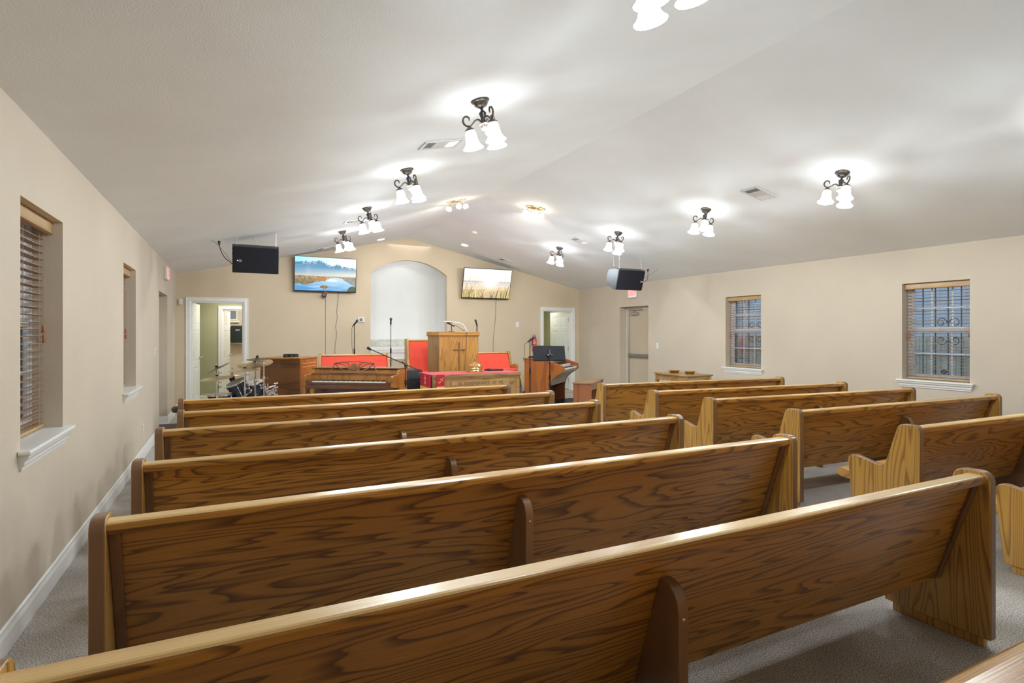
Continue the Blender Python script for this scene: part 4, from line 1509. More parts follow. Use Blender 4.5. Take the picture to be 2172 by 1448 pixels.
# local: x along the manuals, -y towards the player
LO = 1.20
side = [(0.78, 0.03), (0.78, 0.965), (0.36, 0.965), (0.0, 0.845), (-0.012, 0.83), (-0.012, 0.735), (0.03, 0.70), (0.14, 0.635), (0.22, 0.56), (0.265, 0.47), (0.285, 0.36), (0.285, 0.03)]
for x0, x1 in ((0, 0.035), (LO - 0.035, LO)):
    MB().prism(side, 'x', x0, x1).obj('side_panel', organ_wood if x0 == 0 else organ_far_shaded, t, bevel=0.006)  # far panel gets a darker wood, its shadow painted into the colour
    MB().box(x0, x1, 0.26, 0.78, 0, 0.03).obj('foot', organ_dark, t)
MB().box(-0.02, LO + 0.02, 0.36, 0.80, 0.965, 0.985).obj('organ_top', bench_wood, t, bevel=0.006)
MB().box(0.0352, LO - 0.0352, 0.75, 0.779, 0.05, 0.964).obj('back_board', organ_dark, t)
MB().box(0.0352, LO - 0.0352, 0.50, 0.55, 0.10, 0.62).obj('knee_board', organ_dark, t)
MB().prism([(0.36, 0.964), (0.34, 0.945), (0.26, 0.90), (0.26, 0.86), (0.5, 0.86), (0.5, 0.964)], 'x', 0.0352, LO - 0.0352).obj('drawbar_panel', organ_dark, t)
MB().prism([(0.30, 0.62), (0.02, 0.70), (0.0, 0.735), (0.0, 0.755), (0.28, 0.77), (0.28, 0.86), (0.5, 0.86), (0.5, 0.62)], 'x', 0.0352, LO - 0.0352).obj('manual_bed', simple('organ_bed', (0.33, 0.22, 0.16, 1), 0.4), t)
MB().prism([(0.0, 0.735), (0.035, 0.708), (0.145, 0.645), (0.225, 0.57), (0.27, 0.475), (0.285, 0.44), (0.5, 0.44), (0.5, 0.619), (0.30, 0.619), (0.02, 0.699)], 'x', 0.0354, LO - 0.0354).obj('swell_cover', simple('organ_taupe', (0.42, 0.34, 0.28, 1), 0.45), t)
for (ya, zb, nm) in ((0.0, 0.758, 'lower_manual'), (0.13, 0.82, 'upper_manual')):
    m = MB()
    n = 36
    ww = (LO - 0.30) / n
    for i in range(n):
        m.box(0.17 + i * ww + 0.0006, 0.17 + (i + 1) * ww - 0.0006, ya, ya + 0.14, zb, zb + 0.02)
    m.box(0.17, 0.17 + n * ww, ya + 0.005, ya + 0.14, zb - 0.03, zb - 0.0005)
    k = m.obj(nm, white_key, t)
    m = MB()
    for i in range(n - 1):
        if i % 7 in (0, 1, 3, 4, 5):
            x = 0.17 + (i + 1) * ww
            m.box(x - 0.006, x + 0.006, ya + 0.05, ya + 0.14, zb + 0.0205, zb + 0.031)
    m.obj('black_key_row', ebony, k)
for x0, x1 in ((0.0355, 0.165), (LO - 0.128, LO - 0.0355)):
    MB().box(x0, x1, -0.005, 0.27, 0.757, 0.80).obj('cheek_block', organ_wood, t, bevel=0.004)
m = MB()
for i in range(26):
    x = 0.16 + i * 0.034
    m.box(x, x + 0.02, 0.29, 0.32, 0.908 + (i * 7 % 5) * 0.0015, 0.934)
m.obj('drawbar_row', white_plastic, t)
m = MB()
m.box(0.04, LO - 0.04, 0.20, 0.49, 0.0, 0.06)
m.obj('pedal_frame', organ_dark, t)
m = MB()
for i in range(16):
    x = 0.10 + i * 0.065
    m.box(x, x + 0.022, -0.22, 0.30, 0.075, 0.095)
m.obj('pedalboard', simple('pedal_black', (0.02, 0.02, 0.024, 1), 0.3), t)
m = MB()
m.box(0.05, LO - 0.05, -0.24, -0.21, 0, 0.10)
m.box(0.05, 0.075, -0.24, 0.2, 0, 0.10)
m.box(LO - 0.075, LO - 0.05, -0.24, 0.2, 0, 0.10)
m.obj('pedal_border', organ_dark, t)
# small box on the organ
q = Matrix.Translation((5.69, 9.25, 0)) @ Matrix.Rotation(OR, 4, 'Z')
p = q @ Vector((0.08, 0.62, 0.985))
t = empty('small_black_box', tuple(p), OR, label='small black electronic box lying on top of the organ', cat='electronic box')
MB().box(-0.07, 0.09, -0.08, 0.08, 0, 0.035).obj('casing', black_plastic, t, bevel=0.005)
MB().box(0.0, 0.05, -0.03, 0.03, 0.0355, 0.05).obj('red_tab', simple('dull_red', (0.35, 0.08, 0.06, 1), 0.6), t)

t = empty('organ_bench', (5.85, 8.82, 0), OR, label='reddish brown wooden organ bench between the organ and the right pews', cat='bench')
BW, BD = 1.10, 0.37
for x0, x1 in ((0.02, 0.06), (BW - 0.06, BW - 0.02)):
    MB().box(x0, x1, -BD / 2 + 0.015, BD / 2 - 0.015, 0, 0.525).obj('side_panel', bench_wood, t, bevel=0.003)
MB().box(0, BW, -BD / 2, BD / 2, 0.525, 0.55).obj('seat', bench_top, t, bevel=0.006)
MB().box(0.0605, BW - 0.0605, -BD / 2 + 0.03, BD / 2 - 0.03, 0.40, 0.524).obj('storage_box', bench_wood, t)
MB().box(0.0605, BW - 0.0605, 0.0, 0.03, 0.12, 0.20).obj('stretcher', bench_wood, t)


# ------------------------------------------------------------------ microphone stands, music stand
def mic_stand(x, y, z0, top, label, lean=(0, 1), cable=True, ang=-40):
    t = empty('microphone_stand', (x, y, z0), label=label, cat='microphone stand', group='microphone stands')
    MB().lathe([(0.125, 0), (0.125, 0.012), (0.05, 0.022), (0.018, 0.03), (0.014, 0.05)], n=28).obj('base', black_plastic, t, smooth=True)
    MB().tube([(0, 0, 0.03), (0, 0, top * 0.55)], 0.011, 10).obj('lower_pole', black_plastic, t, smooth=True)
    MB().tube([(0, 0, top * 0.5), (0, 0, top - 0.10)], 0.0075, 10).obj('upper_pole', black_plastic, t, smooth=True)
    MB().lathe([(0.016, top * 0.52), (0.017, top * 0.55), (0.017, top * 0.58), (0.012, top * 0.60)], n=12).obj('clutch', black_satin, t, smooth=True)
    M = Matrix.Translation((0, 0, top - 0.09)) @ Matrix.Rotation(math.atan2(lean[1], lean[0]), 4, 'Z') @ Matrix.Rotation(R(ang), 4, 'Y').inverted()
    m = MB()
    mic_body(m, M @ Matrix.Translation((0, 0, 0.04)))
    b = m.obj('microphone_body', black_plastic, t, smooth=True)
    m = MB()
    mic_head(m, M @ Matrix.Translation((0, 0, 0.04)))
    m.obj('microphone_head', simple('mic_ball', (0.10, 0.10, 0.11, 1), 0.4, metal=0.7), b, smooth=True)
    m = MB(); m.M = M
    m.lathe([(0.015, -0.02), (0.018, 0.0), (0.018, 0.03)], n=12)
    m.obj('mic_clip', black_plastic, t, smooth=True)
    if cable:
        e = M @ Vector((0, 0, -0.06))
        c = cable if isinstance(cable, list) else [tuple(e), (e.x * 1.4, e.y * 1.4, e.z - 0.08), (e.x * 1.2, e.y * 1.2, e.z - 0.45), (0.03, 0.02, top * 0.3), (0.05, 0.05, 0.02)]
        if isinstance(cable, list):
            c = [tuple(e)] + cable
        MB().tube(smooth_path(c, 5), 0.004, 5).obj('cable', dark_wire, t, smooth=True)
    return t


mic_stand(2.27, 11.90, 0.28, 1.47, 'black microphone stand behind the left red bench, below the thermostat', lean=(1, -0.3), ang=-38)
mic_stand(2.982, 11.70, 0.28, 1.49, 'black microphone stand in front of the white arched recess', lean=(0, -1), ang=-6, cable=False)
mic_stand(5.02, 11.90, 0.28, 1.49, 'black microphone stand behind the right red bench, right of the pulpit', lean=(-1, -0.5), ang=-25)
mic_stand(4.76, 8.84, 0.0, 1.44, 'black microphone stand in front of the organ side, microphone pointing up right', lean=(1, -0.35), ang=-52,
          cable=[(-0.09, 0.03, 1.27), (-0.10, 0.02, 1.1), (-0.12, 0.02, 0.98), (0.05, 0.1, 0.95)])
# boom stand by the piano
t = empty('boom_microphone_stand', (2.46, 8.72, 0), label='black boom microphone stand slanting over the right end of the piano', cat='microphone stand', group='microphone stands')
tripod(t, spread=0.26, hub=0.22, matl=black_plastic)
MB().tube([(0, 0, 0.10), (0, 0, 0.72)], 0.012, 10).obj('lower_pole', black_plastic, t, smooth=True)
MB().tube([(0, 0, 0.70), (0, 0, 0.95)], 0.008, 10).obj('upper_pole', black_plastic, t, smooth=True)
MB().lathe([(0.018, 0.66), (0.019, 0.70), (0.016, 0.74)], n=12).obj('clutch', black_satin, t, smooth=True)
MB().tube([(0, -0.0125, 0.54), (0, -0.0125, 0.61)], 0.006, 6).obj('paper_label', white_plastic, t)
MB().tube([(-0.54, 0.03, 1.225), (0.27, -0.02, 0.86)], 0.007, 8).obj('boom_arm', black_plastic, t, smooth=True)
m = MB()
m.sphere((0, 0, 0.965), 0.026, 12, 8)
m.tube([(0, 0, 0.97), (-0.06, 0, 1.03)], 0.009, 6)
m.obj('swivel', black_satin, t, smooth=True)
m = MB()
m.M = Matrix.Translation((-0.56, 0.03, 1.235)) @ Matrix.Rotation(R(-60), 4, 'Y')
m.lathe([(0.012, -0.03), (0.02, 0.0), (0.022, 0.03), (0.016, 0.045)], n=12)
m.obj('mic_clip', black_satin, t, smooth=True)
t = empty('music_stand', (5.03, 8.60, 0), R(-8), label='black metal music stand with a solid desk in front of the organ', cat='music stand')
tripod(t, spread=0.20, hub=0.20, a0=-40, matl=black_plastic)
MB().tube([(0, 0, 0.08), (0, 0, 0.70)], 0.014, 10).obj('lower_pole', black_plastic, t, smooth=True)
MB().tube([(0, 0, 0.68), (0, 0, 1.06)], 0.010, 10).obj('upper_pole', black_plastic, t, smooth=True)
MB().lathe([(0.02, 0.66), (0.021, 0.70), (0.016, 0.74)], n=12).obj('clutch', black_satin, t, smooth=True)
MB().lathe([(0.022, 0.545), (0.024, 0.575), (0.018, 0.60)], n=12).obj('collar', black_satin, t, smooth=True)
M = Matrix.Translation((0.01, 0.035, 1.02)) @ Matrix.Rotation(R(-16), 4, 'X')
m = MB(); m.M = M
m.prism([(-0.315, -0.02), (0.305, -0.02), (0.315, 0.235), (-0.29, 0.25)], 'y', -0.003, 0.003)
m.box(-0.31, 0.30, -0.003, 0.055, -0.026, -0.02)
m.obj('desk', simple('stand_black', (0.014, 0.014, 0.018, 1), 0.6, spec=0.25), t, bevel=0.002)
m = MB(); m.M = M
m.box(-0.05, 0.05, -0.04, -0.0035, 0.05, 0.08)
m.box(-0.012, 0.012, -0.03, -0.0035, 0.02, 0.16)
m.sphere((0, -0.03, 0.06), 0.024, 10, 8)
m.obj('desk_bracket', black_satin, t, smooth=True)

# floor PA speaker on the stage edge
t = empty('floor_speaker', (2.93, 10.05, 0.28), R(12), label='black plastic loudspeaker standing on the stage between the piano and the pulpit', cat='speaker')
m = MB()
m.prism([(-0.17, -0.13), (0.17, -0.13), (0.13, 0.17), (-0.13, 0.17)], 'z', 0, 0.54)
m.obj('speaker_case', simple('pa_case', (0.035, 0.037, 0.042, 1), 0.4), t, bevel=0.02)
m = MB()
m.M = Matrix.Translation((0, -0.131, 0.19)) @ Matrix.Rotation(R(90), 4, 'X')
m.shell([(0.15, 0.0), (0.155, 0.012), (0.145, 0.014), (0.13, 0.004)], n=28)
m.lathe([(0.130, 0.0005), (0.12, 0.004), (0.06, 0.001), (0.04, 0.006), (0.0, 0.010)], n=28)
m.obj('woofer', black_plastic, t, smooth=True)
m = MB()
m.box(-0.15, 0.15, -0.142, -0.1305, 0.36, 0.50)
m.box(-0.10, 0.10, -0.146, -0.142, 0.385, 0.475)
m.obj('horn', speaker_side, t, bevel=0.008)

# ------------------------------------------------------------------ offering table and plates
t = empty('offering_table', (7.15, 7.5, 0), R(-5), label='small light oak table against the right wall with carved lettering and two brass plates', cat='table')
AW, AL, AZ = 0.61, 0.94, 0.73
MB().box(0, AW, 0, AL, AZ - 0.022, AZ).obj('table_top', oak_table, t, bevel=0.004)
m = MB()
m.box(0.03, 0.05, 0.04, AL - 0.04, AZ - 0.13, AZ - 0.022)
m.obj('apron_panel', oak_table, t)
m = MB()
m.box(0.05, AW - 0.05, 0.035, 0.055, AZ - 0.13, AZ - 0.022)
m.box(0.05, AW - 0.05, AL - 0.055, AL - 0.035, AZ - 0.13, AZ - 0.022)
m.box(AW - 0.05, AW - 0.03, 0.04, AL - 0.04, AZ - 0.13, AZ - 0.022)
m.obj('apron', oak_table, t)
for x in (0.022, AW - 0.077):
    for y in (0.022, AL - 0.077):
        MB().box(x, x + 0.055, y, y + 0.055, 0, AZ - 0.022).obj('leg', oak_table, t, bevel=0.003)
text_obj('carved_words', 'OFFERING', 0.075, simple('carved_letter_soft', (0.22, 0.12, 0.05, 1), 0.6), t, Matrix.Translation((0.0297, AL / 2, AZ - 0.075)) @ Matrix.Rotation(R(-90), 4, 'Z') @ Matrix.Rotation(R(90), 4, 'X'), 0.001, 1.25, 1.1)
for (x, y, lab) in ((7.47, 8.13, 'shiny brass offering plate at the far left end of the small table'), (7.53, 7.79, 'shiny brass offering plate nearer the middle of the small table, right of its twin')):
    t = empty('offering_plate', (x, y, AZ + 0.0), label=lab, cat='plate', group='brass offering plates')
    MB().lathe([(0.0, 0.003), (0.06, 0.002), (0.07, 0.0), (0.075, 0.004), (0.088, 0.030), (0.105, 0.042), (0.14, 0.046), (0.142, 0.049), (0.10, 0.046), (0.083, 0.034), (0.07, 0.008), (0.0, 0.006)], n=40).obj('bowl', brass, t, smooth=True)
    MB().lathe([(0.0, 0.0065), (0.068, 0.0085), (0.0, 0.010)], n=30).obj('felt_pad', simple('plate_felt', (0.2, 0.06, 0.04, 1), 0.9), t)

# ------------------------------------------------------------------ ceiling fixtures
def slope_frame(x, y, dz=0.0):
    """frame standing on the ceiling: local z = ceiling normal (up), origin on the plaster"""
    a = -ANG if x < XM else ANG
    return Matrix.Translation((x, y, ceil_z(x) - dz)) @ Matrix.Rotation(a, 4, 'Y')


def spiral_arm():
    return smooth_path([(0.018, 0, -0.205), (0.024, 0, -0.175), (0.045, 0, -0.153), (0.070, 0, -0.160), (0.095, 0, -0.183), (0.122, 0, -0.194),
                        (0.150, 0, -0.180), (0.164, 0, -0.150), (0.155, 0, -0.118), (0.132, 0, -0.108), (0.114, 0, -0.122), (0.113, 0, -0.142)], 4)


def make_chandelier(label, group):
    t = empty('ceiling_light', label=label, cat='ceiling light', group=group)
    MB().lathe([(0.071, 0.0), (0.074, -0.006), (0.072, -0.014), (0.062, -0.020), (0.060, -0.028), (0.052, -0.036)], n=32).obj('canopy', antique, t, smooth=True)
    MB().lathe([(0.052, -0.036), (0.044, -0.052), (0.024, -0.062), (0.013, -0.070)], n=48, rib=0.06, ribn=12).obj('canopy_bowl', antique, t, smooth=True)
    MB().lathe([(0.013, -0.070), (0.010, -0.082), (0.014, -0.090), (0.022, -0.098), (0.030, -0.108), (0.028, -0.116), (0.024, -0.14), (0.018, -0.185), (0.022, -0.192)], n=24).obj('urn_column', simple('gunmetal_%d' % len(bpy.data.materials), (0.085, 0.09, 0.10, 1), 0.3, metal=0.8), t, smooth=True)
    MB().lathe([(0.022, -0.192), (0.042, -0.196), (0.045, -0.202), (0.041, -0.208), (0.038, -0.214)], n=28).obj('ring', antique_pale, t, smooth=True)
    MB().lathe([(0.036, -0.214), (0.034, -0.232), (0.026, -0.250), (0.010, -0.262), (0.012, -0.272), (0.006, -0.290), (0.008, -0.298), (0.0, -0.302)], n=48, rib=0.08, ribn=12).obj('finial', antique_pale, t, smooth=True)
    for k in range(3):
        a = R(120 * k)
        Rm = Matrix.Rotation(a, 4, 'Z')
        m = MB(); m.M = Rm
        P = spiral_arm()
        n = len(P)
        m.tube(P, [0.0082 if i < n - 7 else 0.0082 * (0.5 + 0.5 * (n - i) / 7) for i in range(n)], 8)
        m.sphere((0.1135, 0, -0.138), 0.008, 8, 6, (0.7, 0.7, 1.5))
        arm = m.obj('arm', antique, t, smooth=True)
        m = MB(); m.M = Rm
        m.lathe([(0.008, -0.192), (0.012, -0.200), (0.022, -0.210), (0.036, -0.222), (0.042, -0.230), (0.040, -0.236)], (0.124, 0, 0), 24)
        m.obj('shade_holder', antique, arm, smooth=True)
        m = MB(); m.M = Rm
        m.shell([(0.010, -0.2375), (0.034, -0.2385), (0.040, -0.246), (0.043, -0.262), (0.045, -0.290), (0.050, -0.325), (0.058, -0.350), (0.072, -0.372), (0.082, -0.380), (0.080, -0.384), (0.068, -0.378), (0.052, -0.352), (0.044, -0.325), (0.039, -0.290), (0.036, -0.255)], (0.124, 0, 0), 20)
        gs = m.obj('glass_shade', shade_mat, t, smooth=True)
        bd = bpy.data.lights.get('bulb') or bpy.data.lights.new('bulb', 'POINT')
        bd.energy = BULB_W
        bd.color = LAMP_COL
        bd.shadow_soft_size = 0.03
        bo = bpy.data.objects.new('bulb', bd)
        COL.objects.link(bo)
        bo.parent = gs
        bo.location = Rm @ Vector((0.124, 0, -0.405))
    return t


CH = [
    (1.56, 1.83, 200, 'ceiling light cut off by the top edge of the photo, only two glowing shades showing', 'L'),
    (1.617, 3.77, 152, 'large three-shade bronze ceiling light beside the big vent on the left slope', 'L'),
    (1.62, 5.70, 160, 'second three-shade ceiling light from the camera on the left ceiling slope', 'L'),
    (1.635, 7.70, 148, 'third three-shade ceiling light on the left slope, right above the mountain television', 'L'),
    (1.645, 9.67, 155, 'farthest three-shade ceiling light on the left slope, nearest the front wall', 'L'),
    (5.668, 3.69, 243, 'three-shade ceiling light nearest the camera on the right ceiling slope', 'R'),
    (5.69, 5.59, 235, 'second three-shade ceiling light on the right ceiling slope, above the right pews', 'R'),
    (5.705, 7.52, 275, 'third three-shade ceiling light on the right slope, above the hanging speaker', 'R'),
    (5.70, 9.37, 262, 'farthest three-shade ceiling light on the right ceiling slope, nearest the front wall', 'R'),
    (5.68, 1.80, 215, 'three-shade ceiling light just beyond the right photo edge', 'R'),
]
c0 = None
for x, y, az, lab, s in CH:
    g = 'three-shade ceiling lights'
    if c0 is None:
        c0 = make_chandelier(lab, g)
        o = c0
    else:
        o = copy_tree(c0)
        o['label'] = lab
    o.matrix_world = slope_frame(x, y) @ Matrix.Rotation(R(az), 4, 'Z') @ Matrix.Diagonal((0.93, 0.93, 0.85, 1))


# brass three-globe spot fixtures
def make_spot(label):
    t = empty('spot_light', label=label, cat='ceiling light', group='oval brass ceiling spotlights')
    m = MB(); m.M = Matrix.Diagonal((1.75, 0.9, 1, 1))
    m.lathe([(0.090, 0.0), (0.092, -0.006), (0.088, -0.012), (0.078, -0.016), (0.060, -0.022), (0, -0.024)], n=36)
    m.obj('mounting_plate', simple('satin_brass_%d' % len(bpy.data.materials), (0.62, 0.48, 0.28, 1), 0.3, metal=0.9), t, smooth=True)
    for (x, y, ax, ay) in ((-0.10, 0.0, 10, 25), (0.02, -0.04, -25, 0), (0.10, 0.02, 12, -15)):
        Mx = Matrix.Translation((x, y, -0.02)) @ Matrix.Rotation(R(ay), 4, 'Y') @ Matrix.Rotation(R(ax), 4, 'X')
        m = MB(); m.M = Mx
        m.tube([(0, 0, 0), (0, 0, -0.04)], 0.007, 8)
        m.lathe([(0.012, -0.035), (0.022, -0.045), (0.022, -0.055), (0.012, -0.058)], n=14)
        a = m.obj('swivel_arm', brass, t, smooth=True)
        m = MB(); m.M = Mx
        m.lathe([(0.018, -0.058), (0.034, -0.070), (0.042, -0.088), (0.040, -0.108), (0.028, -0.122), (0.0, -0.126)], n=18)
        m.obj('glass_shade', spot_mat, a, smooth=True)
    return t


s1 = make_spot('oval brass ceiling spotlight with small glass shades on the left slope near the ridge')
s1.matrix_world = slope_frame(3.06, 8.05) @ Matrix.Rotation(R(-22), 4, 'Z')
s2 = copy_tree(s1)
s2['label'] = 'oval brass ceiling spotlight with small glass shades on the right slope near the ridge'
s2.matrix_world = slope_frame(4.28, 7.77) @ Matrix.Rotation(R(-28), 4, 'Z')

def beam(parent, name, power, angle, aim, col, loc=(0, 0, 0)):
    d = bpy.data.lights.new(name, 'SPOT')
    d.energy = power
    d.spot_size = R(angle)
    d.spot_blend = 0.8
    d.shadow_soft_size = 0.04
    d.color = col
    o = bpy.data.objects.new(name, d)
    COL.objects.link(o)
    o.parent = parent
    bpy.context.view_layer.update()
    W = parent.matrix_world @ Vector(loc)
    q = (Vector(aim) - W).to_track_quat('-Z', 'Y').to_matrix().to_4x4()
    o.matrix_basis = parent.matrix_world.inverted() @ Matrix.Translation(W) @ q


beam(s1, 'spot_beam', 75, 95, (2.2, 12.3, 1.2), (1.0, 0.93, 0.82), (0.02, -0.04, -0.16))
beam(s2, 'spot_beam', 75, 95, (5.6, 12.3, 1.2), (1.0, 0.93, 0.82), (0.02, -0.04, -0.16))

# recessed downlights
for x, y, lab in ((2.774, 11.70, 'small round recessed downlight in the left ceiling slope above the arch'), (4.537, 11.42, 'small round recessed downlight in the right ceiling slope above the arch')):
    t = empty('recessed_downlight', label=lab, cat='ceiling light', group='recessed downlights')
    t.matrix_world = slope_frame(x, y)
    MB().lathe([(0.088, 0), (0.09, -0.006), (0.075, -0.008)], n=28).obj('trim_ring', white_plastic, t, smooth=True)
    MB().lathe([(0.074, -0.0085), (0.06, -0.0105), (0, -0.011)], n=28).obj('lens', can_mat, t, smooth=True)
    beam(t, 'downlight_beam', 9, 110, (x, y + 0.05, 0), (1.0, 0.95, 0.86), (0, 0, -0.03))
# smoke detector
t = empty('smoke_detector', label='round white smoke detector on the right ceiling slope', cat='smoke detector')
t.matrix_world = slope_frame(4.26, 10.22)
MB().lathe([(0.066, 0), (0.068, -0.008), (0.06, -0.012)], n=28).obj('base', white_plastic, t, smooth=True)
MB().lathe([(0.058, -0.0125), (0.056, -0.03), (0.045, -0.038), (0, -0.04)], n=28).obj('cover', cream_plastic, t, smooth=True)


# ceiling registers
def make_vent(label):
    t = empty('ceiling_vent', label=label, cat='air vent', group='white ceiling air vents')
    w, h = 0.18, 0.112
    m = MB()
    for a in ((-w, w, -h, -h + 0.022), (-w, w, h - 0.022, h), (-w, -w + 0.03, -h, h), (w - 0.03, w, -h, h)):
        m.box(a[0], a[1], a[2], a[3], -0.010, 0)
    m.box(-0.066, -0.056, -h, h, -0.010, 0)
    m.box(0.056, 0.066, -h, h, -0.010, 0)
    m.obj('register_frame', vent_mat, t, bevel=0.002, seg=1)
    MB().box(-w + 0.02, w - 0.02, -h + 0.02, h - 0.02, -0.002, -0.0002).obj('duct_opening', dark_hole, t)
    m = MB()
    for i in range(7):
        for sx in (-1, 1):
            x = sx * (0.072 + i * 0.0115)
            m.prism([(x, -0.0025), (x + sx * 0.009, -0.0095), (x + sx * 0.0105, -0.009), (x + sx * 0.0015, -0.0022)], 'y', -h + 0.022, h - 0.022)
    for i in range(12):
        y = -h + 0.026 + i * 0.0145
        m.prism([(y, -0.0025), (y + 0.009, -0.0095), (y + 0.0105, -0.009), (y + 0.0015, -0.0022)], 'x', -0.056, 0.056)
    m.obj('vane', vent_mat, t)
    return t


v0 = None
for x, y, lab in ((1.69, 4.85, 'white ceiling air vent next to the big near light on the left slope'),
                  (1.70, 8.74, 'white ceiling air vent on the left slope between the third and fourth lights'),
                  (1.70, 11.80, 'white ceiling air vent on the left slope close above the mountain television'),
                  (5.645, 4.71, 'white ceiling air vent on the right slope between the two nearest lights'),
                  (5.65, 8.57, 'white ceiling air vent on the right slope between the third and fourth lights'),
                  (5.65, 11.65, 'white ceiling air vent on the right slope close above the sunset television')):
    if v0 is None:
        v0 = make_vent(lab)
        o = v0
    else:
        o = copy_tree(v0)
        o['label'] = lab
    o.matrix_world = slope_frame(x, y)


# ------------------------------------------------------------------ hanging loudspeakers
def chain(m, a, b):
    A, B = Vector(a), Vector(b)
    n = max(4, int((B - A).length / 0.026))
    d = (B - A).normalized()
    u = d.orthogonal().normalized()
    w = d.cross(u)
    for i in range(n):
        c = A.lerp(B, (i + 0.5) / n)
        s, o_ = (u, w) if i % 2 else (w, u)
        ln = (B - A).length / n * 0.66
        P = []
        for k in range(10):
            t_ = 2 * PI * k / 10
            P.append(c + d * math.cos(t_) * ln + s * math.sin(t_) * 0.0075)
        m.tube(P, 0.0022, 5, closed=True)


def hanging_speaker(cx, cy, cz, mirror, label, chains, plug, end_side):
    t = empty('hanging_speaker', (cx, cy, cz), label=label, cat='speaker', group='hanging loudspeakers')
    T = Matrix.Rotation(R(17), 4, 'X')
    hw = 0.302
    m = MB(); m.M = T
    m.prism([(0.0, -0.185), (0.012, -0.195), (0.12, -0.195), (0.32, -0.12), (0.35, 0.0), (0.32, 0.13), (0.12, 0.195), (0.012, 0.195), (0.0, 0.185)], 'x', -hw, hw)
    m.obj('speaker_case', speaker_side, t, bevel=0.012)
    m = MB(); m.M = T
    m.prism([(-hw + 0.012, -0.180), (hw - 0.012, -0.180), (hw - 0.004, -0.165), (hw - 0.004, 0.165), (hw - 0.012, 0.180), (-hw + 0.012, 0.180), (-hw + 0.004, 0.165), (-hw + 0.004, -0.165)], 'y', -0.014, 0.001)
    m.obj('grille', grille_cloth, t, bevel=0.008)
    bx = -hw + 0.10 if mirror > 0 else hw - 0.06
    m = MB(); m.M = T
    m.box(bx - 0.018, bx + 0.018, -0.0165, -0.0142, -0.035, 0.0)
    bd = m.obj('badge', simple('badge_silver_%d' % (2 + mirror), (0.45, 0.42, 0.38, 1), 0.35, metal=0.6), t)
    text_obj('badge_lettering', 'EV', 0.026, simple('badge_ink_%d' % (2 + mirror), (0.08, 0.07, 0.07, 1), 0.5), t, T @ Matrix.Translation((bx, -0.0168, -0.0175)) @ Matrix.Rotation(R(90), 4, 'X'), 0.0004)
    m = MB(); m.M = T
    m.sphere((bx - 0.034 * mirror, -0.015, -0.015), 0.005, 10, 8)
    m.obj('power_light', led_white, t)
    m = MB(); m.M = T
    m.box(-0.12, 0.12, 0.08, 0.11, 0.17, 0.19)
    m.obj('handle_recess', black_plastic, t, bevel=0.01)
    m = MB(); m.M = T
    e = -hw if end_side < 0 else hw
    for y_, z_ in ((0.05, 0.14), (0.30, 0.02), (0.06, -0.14)):
        m.lathe([(0.008, 0), (0.008, 0.001)], (0, 0, 0), 8)
        m.v = m.v[:-16]
        m.f = m.f[:-10]
        m.box(*sorted((e, e + end_side * 0.004)), y_ - 0.007, y_ + 0.007, z_ - 0.007, z_ + 0.007)
    m.obj('rigging_point', black_satin, t)
    for (lx, ly, up) in chains:
        p = T @ Vector((lx, ly, 0.192))
        wx, wy = cx + p.x + up[0], cy + p.y + up[1]
        top = (wx - cx, wy - cy, ceil_z(wx) - cz)
        m = MB()
        chain(m, tuple(p), top)
        m.sphere(tuple(p), 0.009, 8, 6)
        m.obj('chain', chain_steel, t)
        MB().lathe([(0.014, 0), (0.014, -0.004), (0.005, -0.006)], tuple(Vector(top)), 12).obj('ceiling_hook', chain_steel, t)
    # mains lead from the ceiling outlet
    px, py = plug
    pz = ceil_z(px)
    s_ = 1 if px > cx else -1
    P = smooth_path([(px - cx, py - cy, pz - cz - 0.06), (px - cx - s_ * 0.02, py - cy - 0.02, pz - cz - 0.14), (px - cx - s_ * 0.07, py - cy - 0.05, pz - cz - 0.24), (s_ * (hw + 0.02), 0.18, -0.03), (s_ * (hw - 0.002), 0.18, -0.05)], 5)
    MB().tube(P, 0.005, 6).obj('mains_lead', dark_wire, t, smooth=True)
    MB().lathe([(0.017, -0.006), (0.017, -0.03), (0.008, -0.065), (0.005, -0.07)], (px - cx, py - cy, pz - cz), 10).obj('plug', black_plastic, t, smooth=True)
    P = smooth_path([(px - cx + s_ * 0.10, py - cy - 0.19, ceil_z(px + s_ * 0.10) - cz), (px - cx + s_ * 0.03, py - cy - 0.17, pz - cz - 0.07), (px - cx - s_ * 0.06, py - cy - 0.06, pz - cz - 0.16), (s_ * (hw + 0.01), 0.2, -0.02)], 5)
    MB().tube(P, 0.0022, 5).obj('signal_lead', dark_wire, t, smooth=True)
    return t


hanging_speaker(0.303, 8.77, 2.515, 1, 'black loudspeaker hung on chains left of the mountain television',
                [(-0.25, 0.05, (0, 0.03)), (0.26, 0.05, (0, 0.0)), (0.0, 0.30, (0, 0.02))], (-0.163, 8.88), -1)
hanging_speaker(6.62, 8.36, 2.46, -1, 'black loudspeaker with grey side hung on chains by the right exit sign',
                [(-0.26, 0.05, (0.0, 0.0)), (0.26, 0.05, (0.0, 0.03)), (-0.2, 0.30, (0, 0.02))], (7.40, 8.80), -1)
for x, y, lab in ((-0.163, 8.88, 'white electrical outlet plate on the left ceiling slope with a black plug'), (7.40, 8.80, 'white electrical outlet plate on the right ceiling slope with a black plug')):
    t = empty('ceiling_outlet', label=lab, cat='outlet', group='ceiling outlets')
    t.matrix_world = slope_frame(x, y)
    MB().box(-0.05, 0.05, -0.035, 0.035, -0.005, 0).obj('cover_plate', white_plastic, t, bevel=0.002)
    MB().box(-0.02, 0.02, -0.014, 0.014, -0.0065, -0.005).obj('socket', cream_plastic, t)


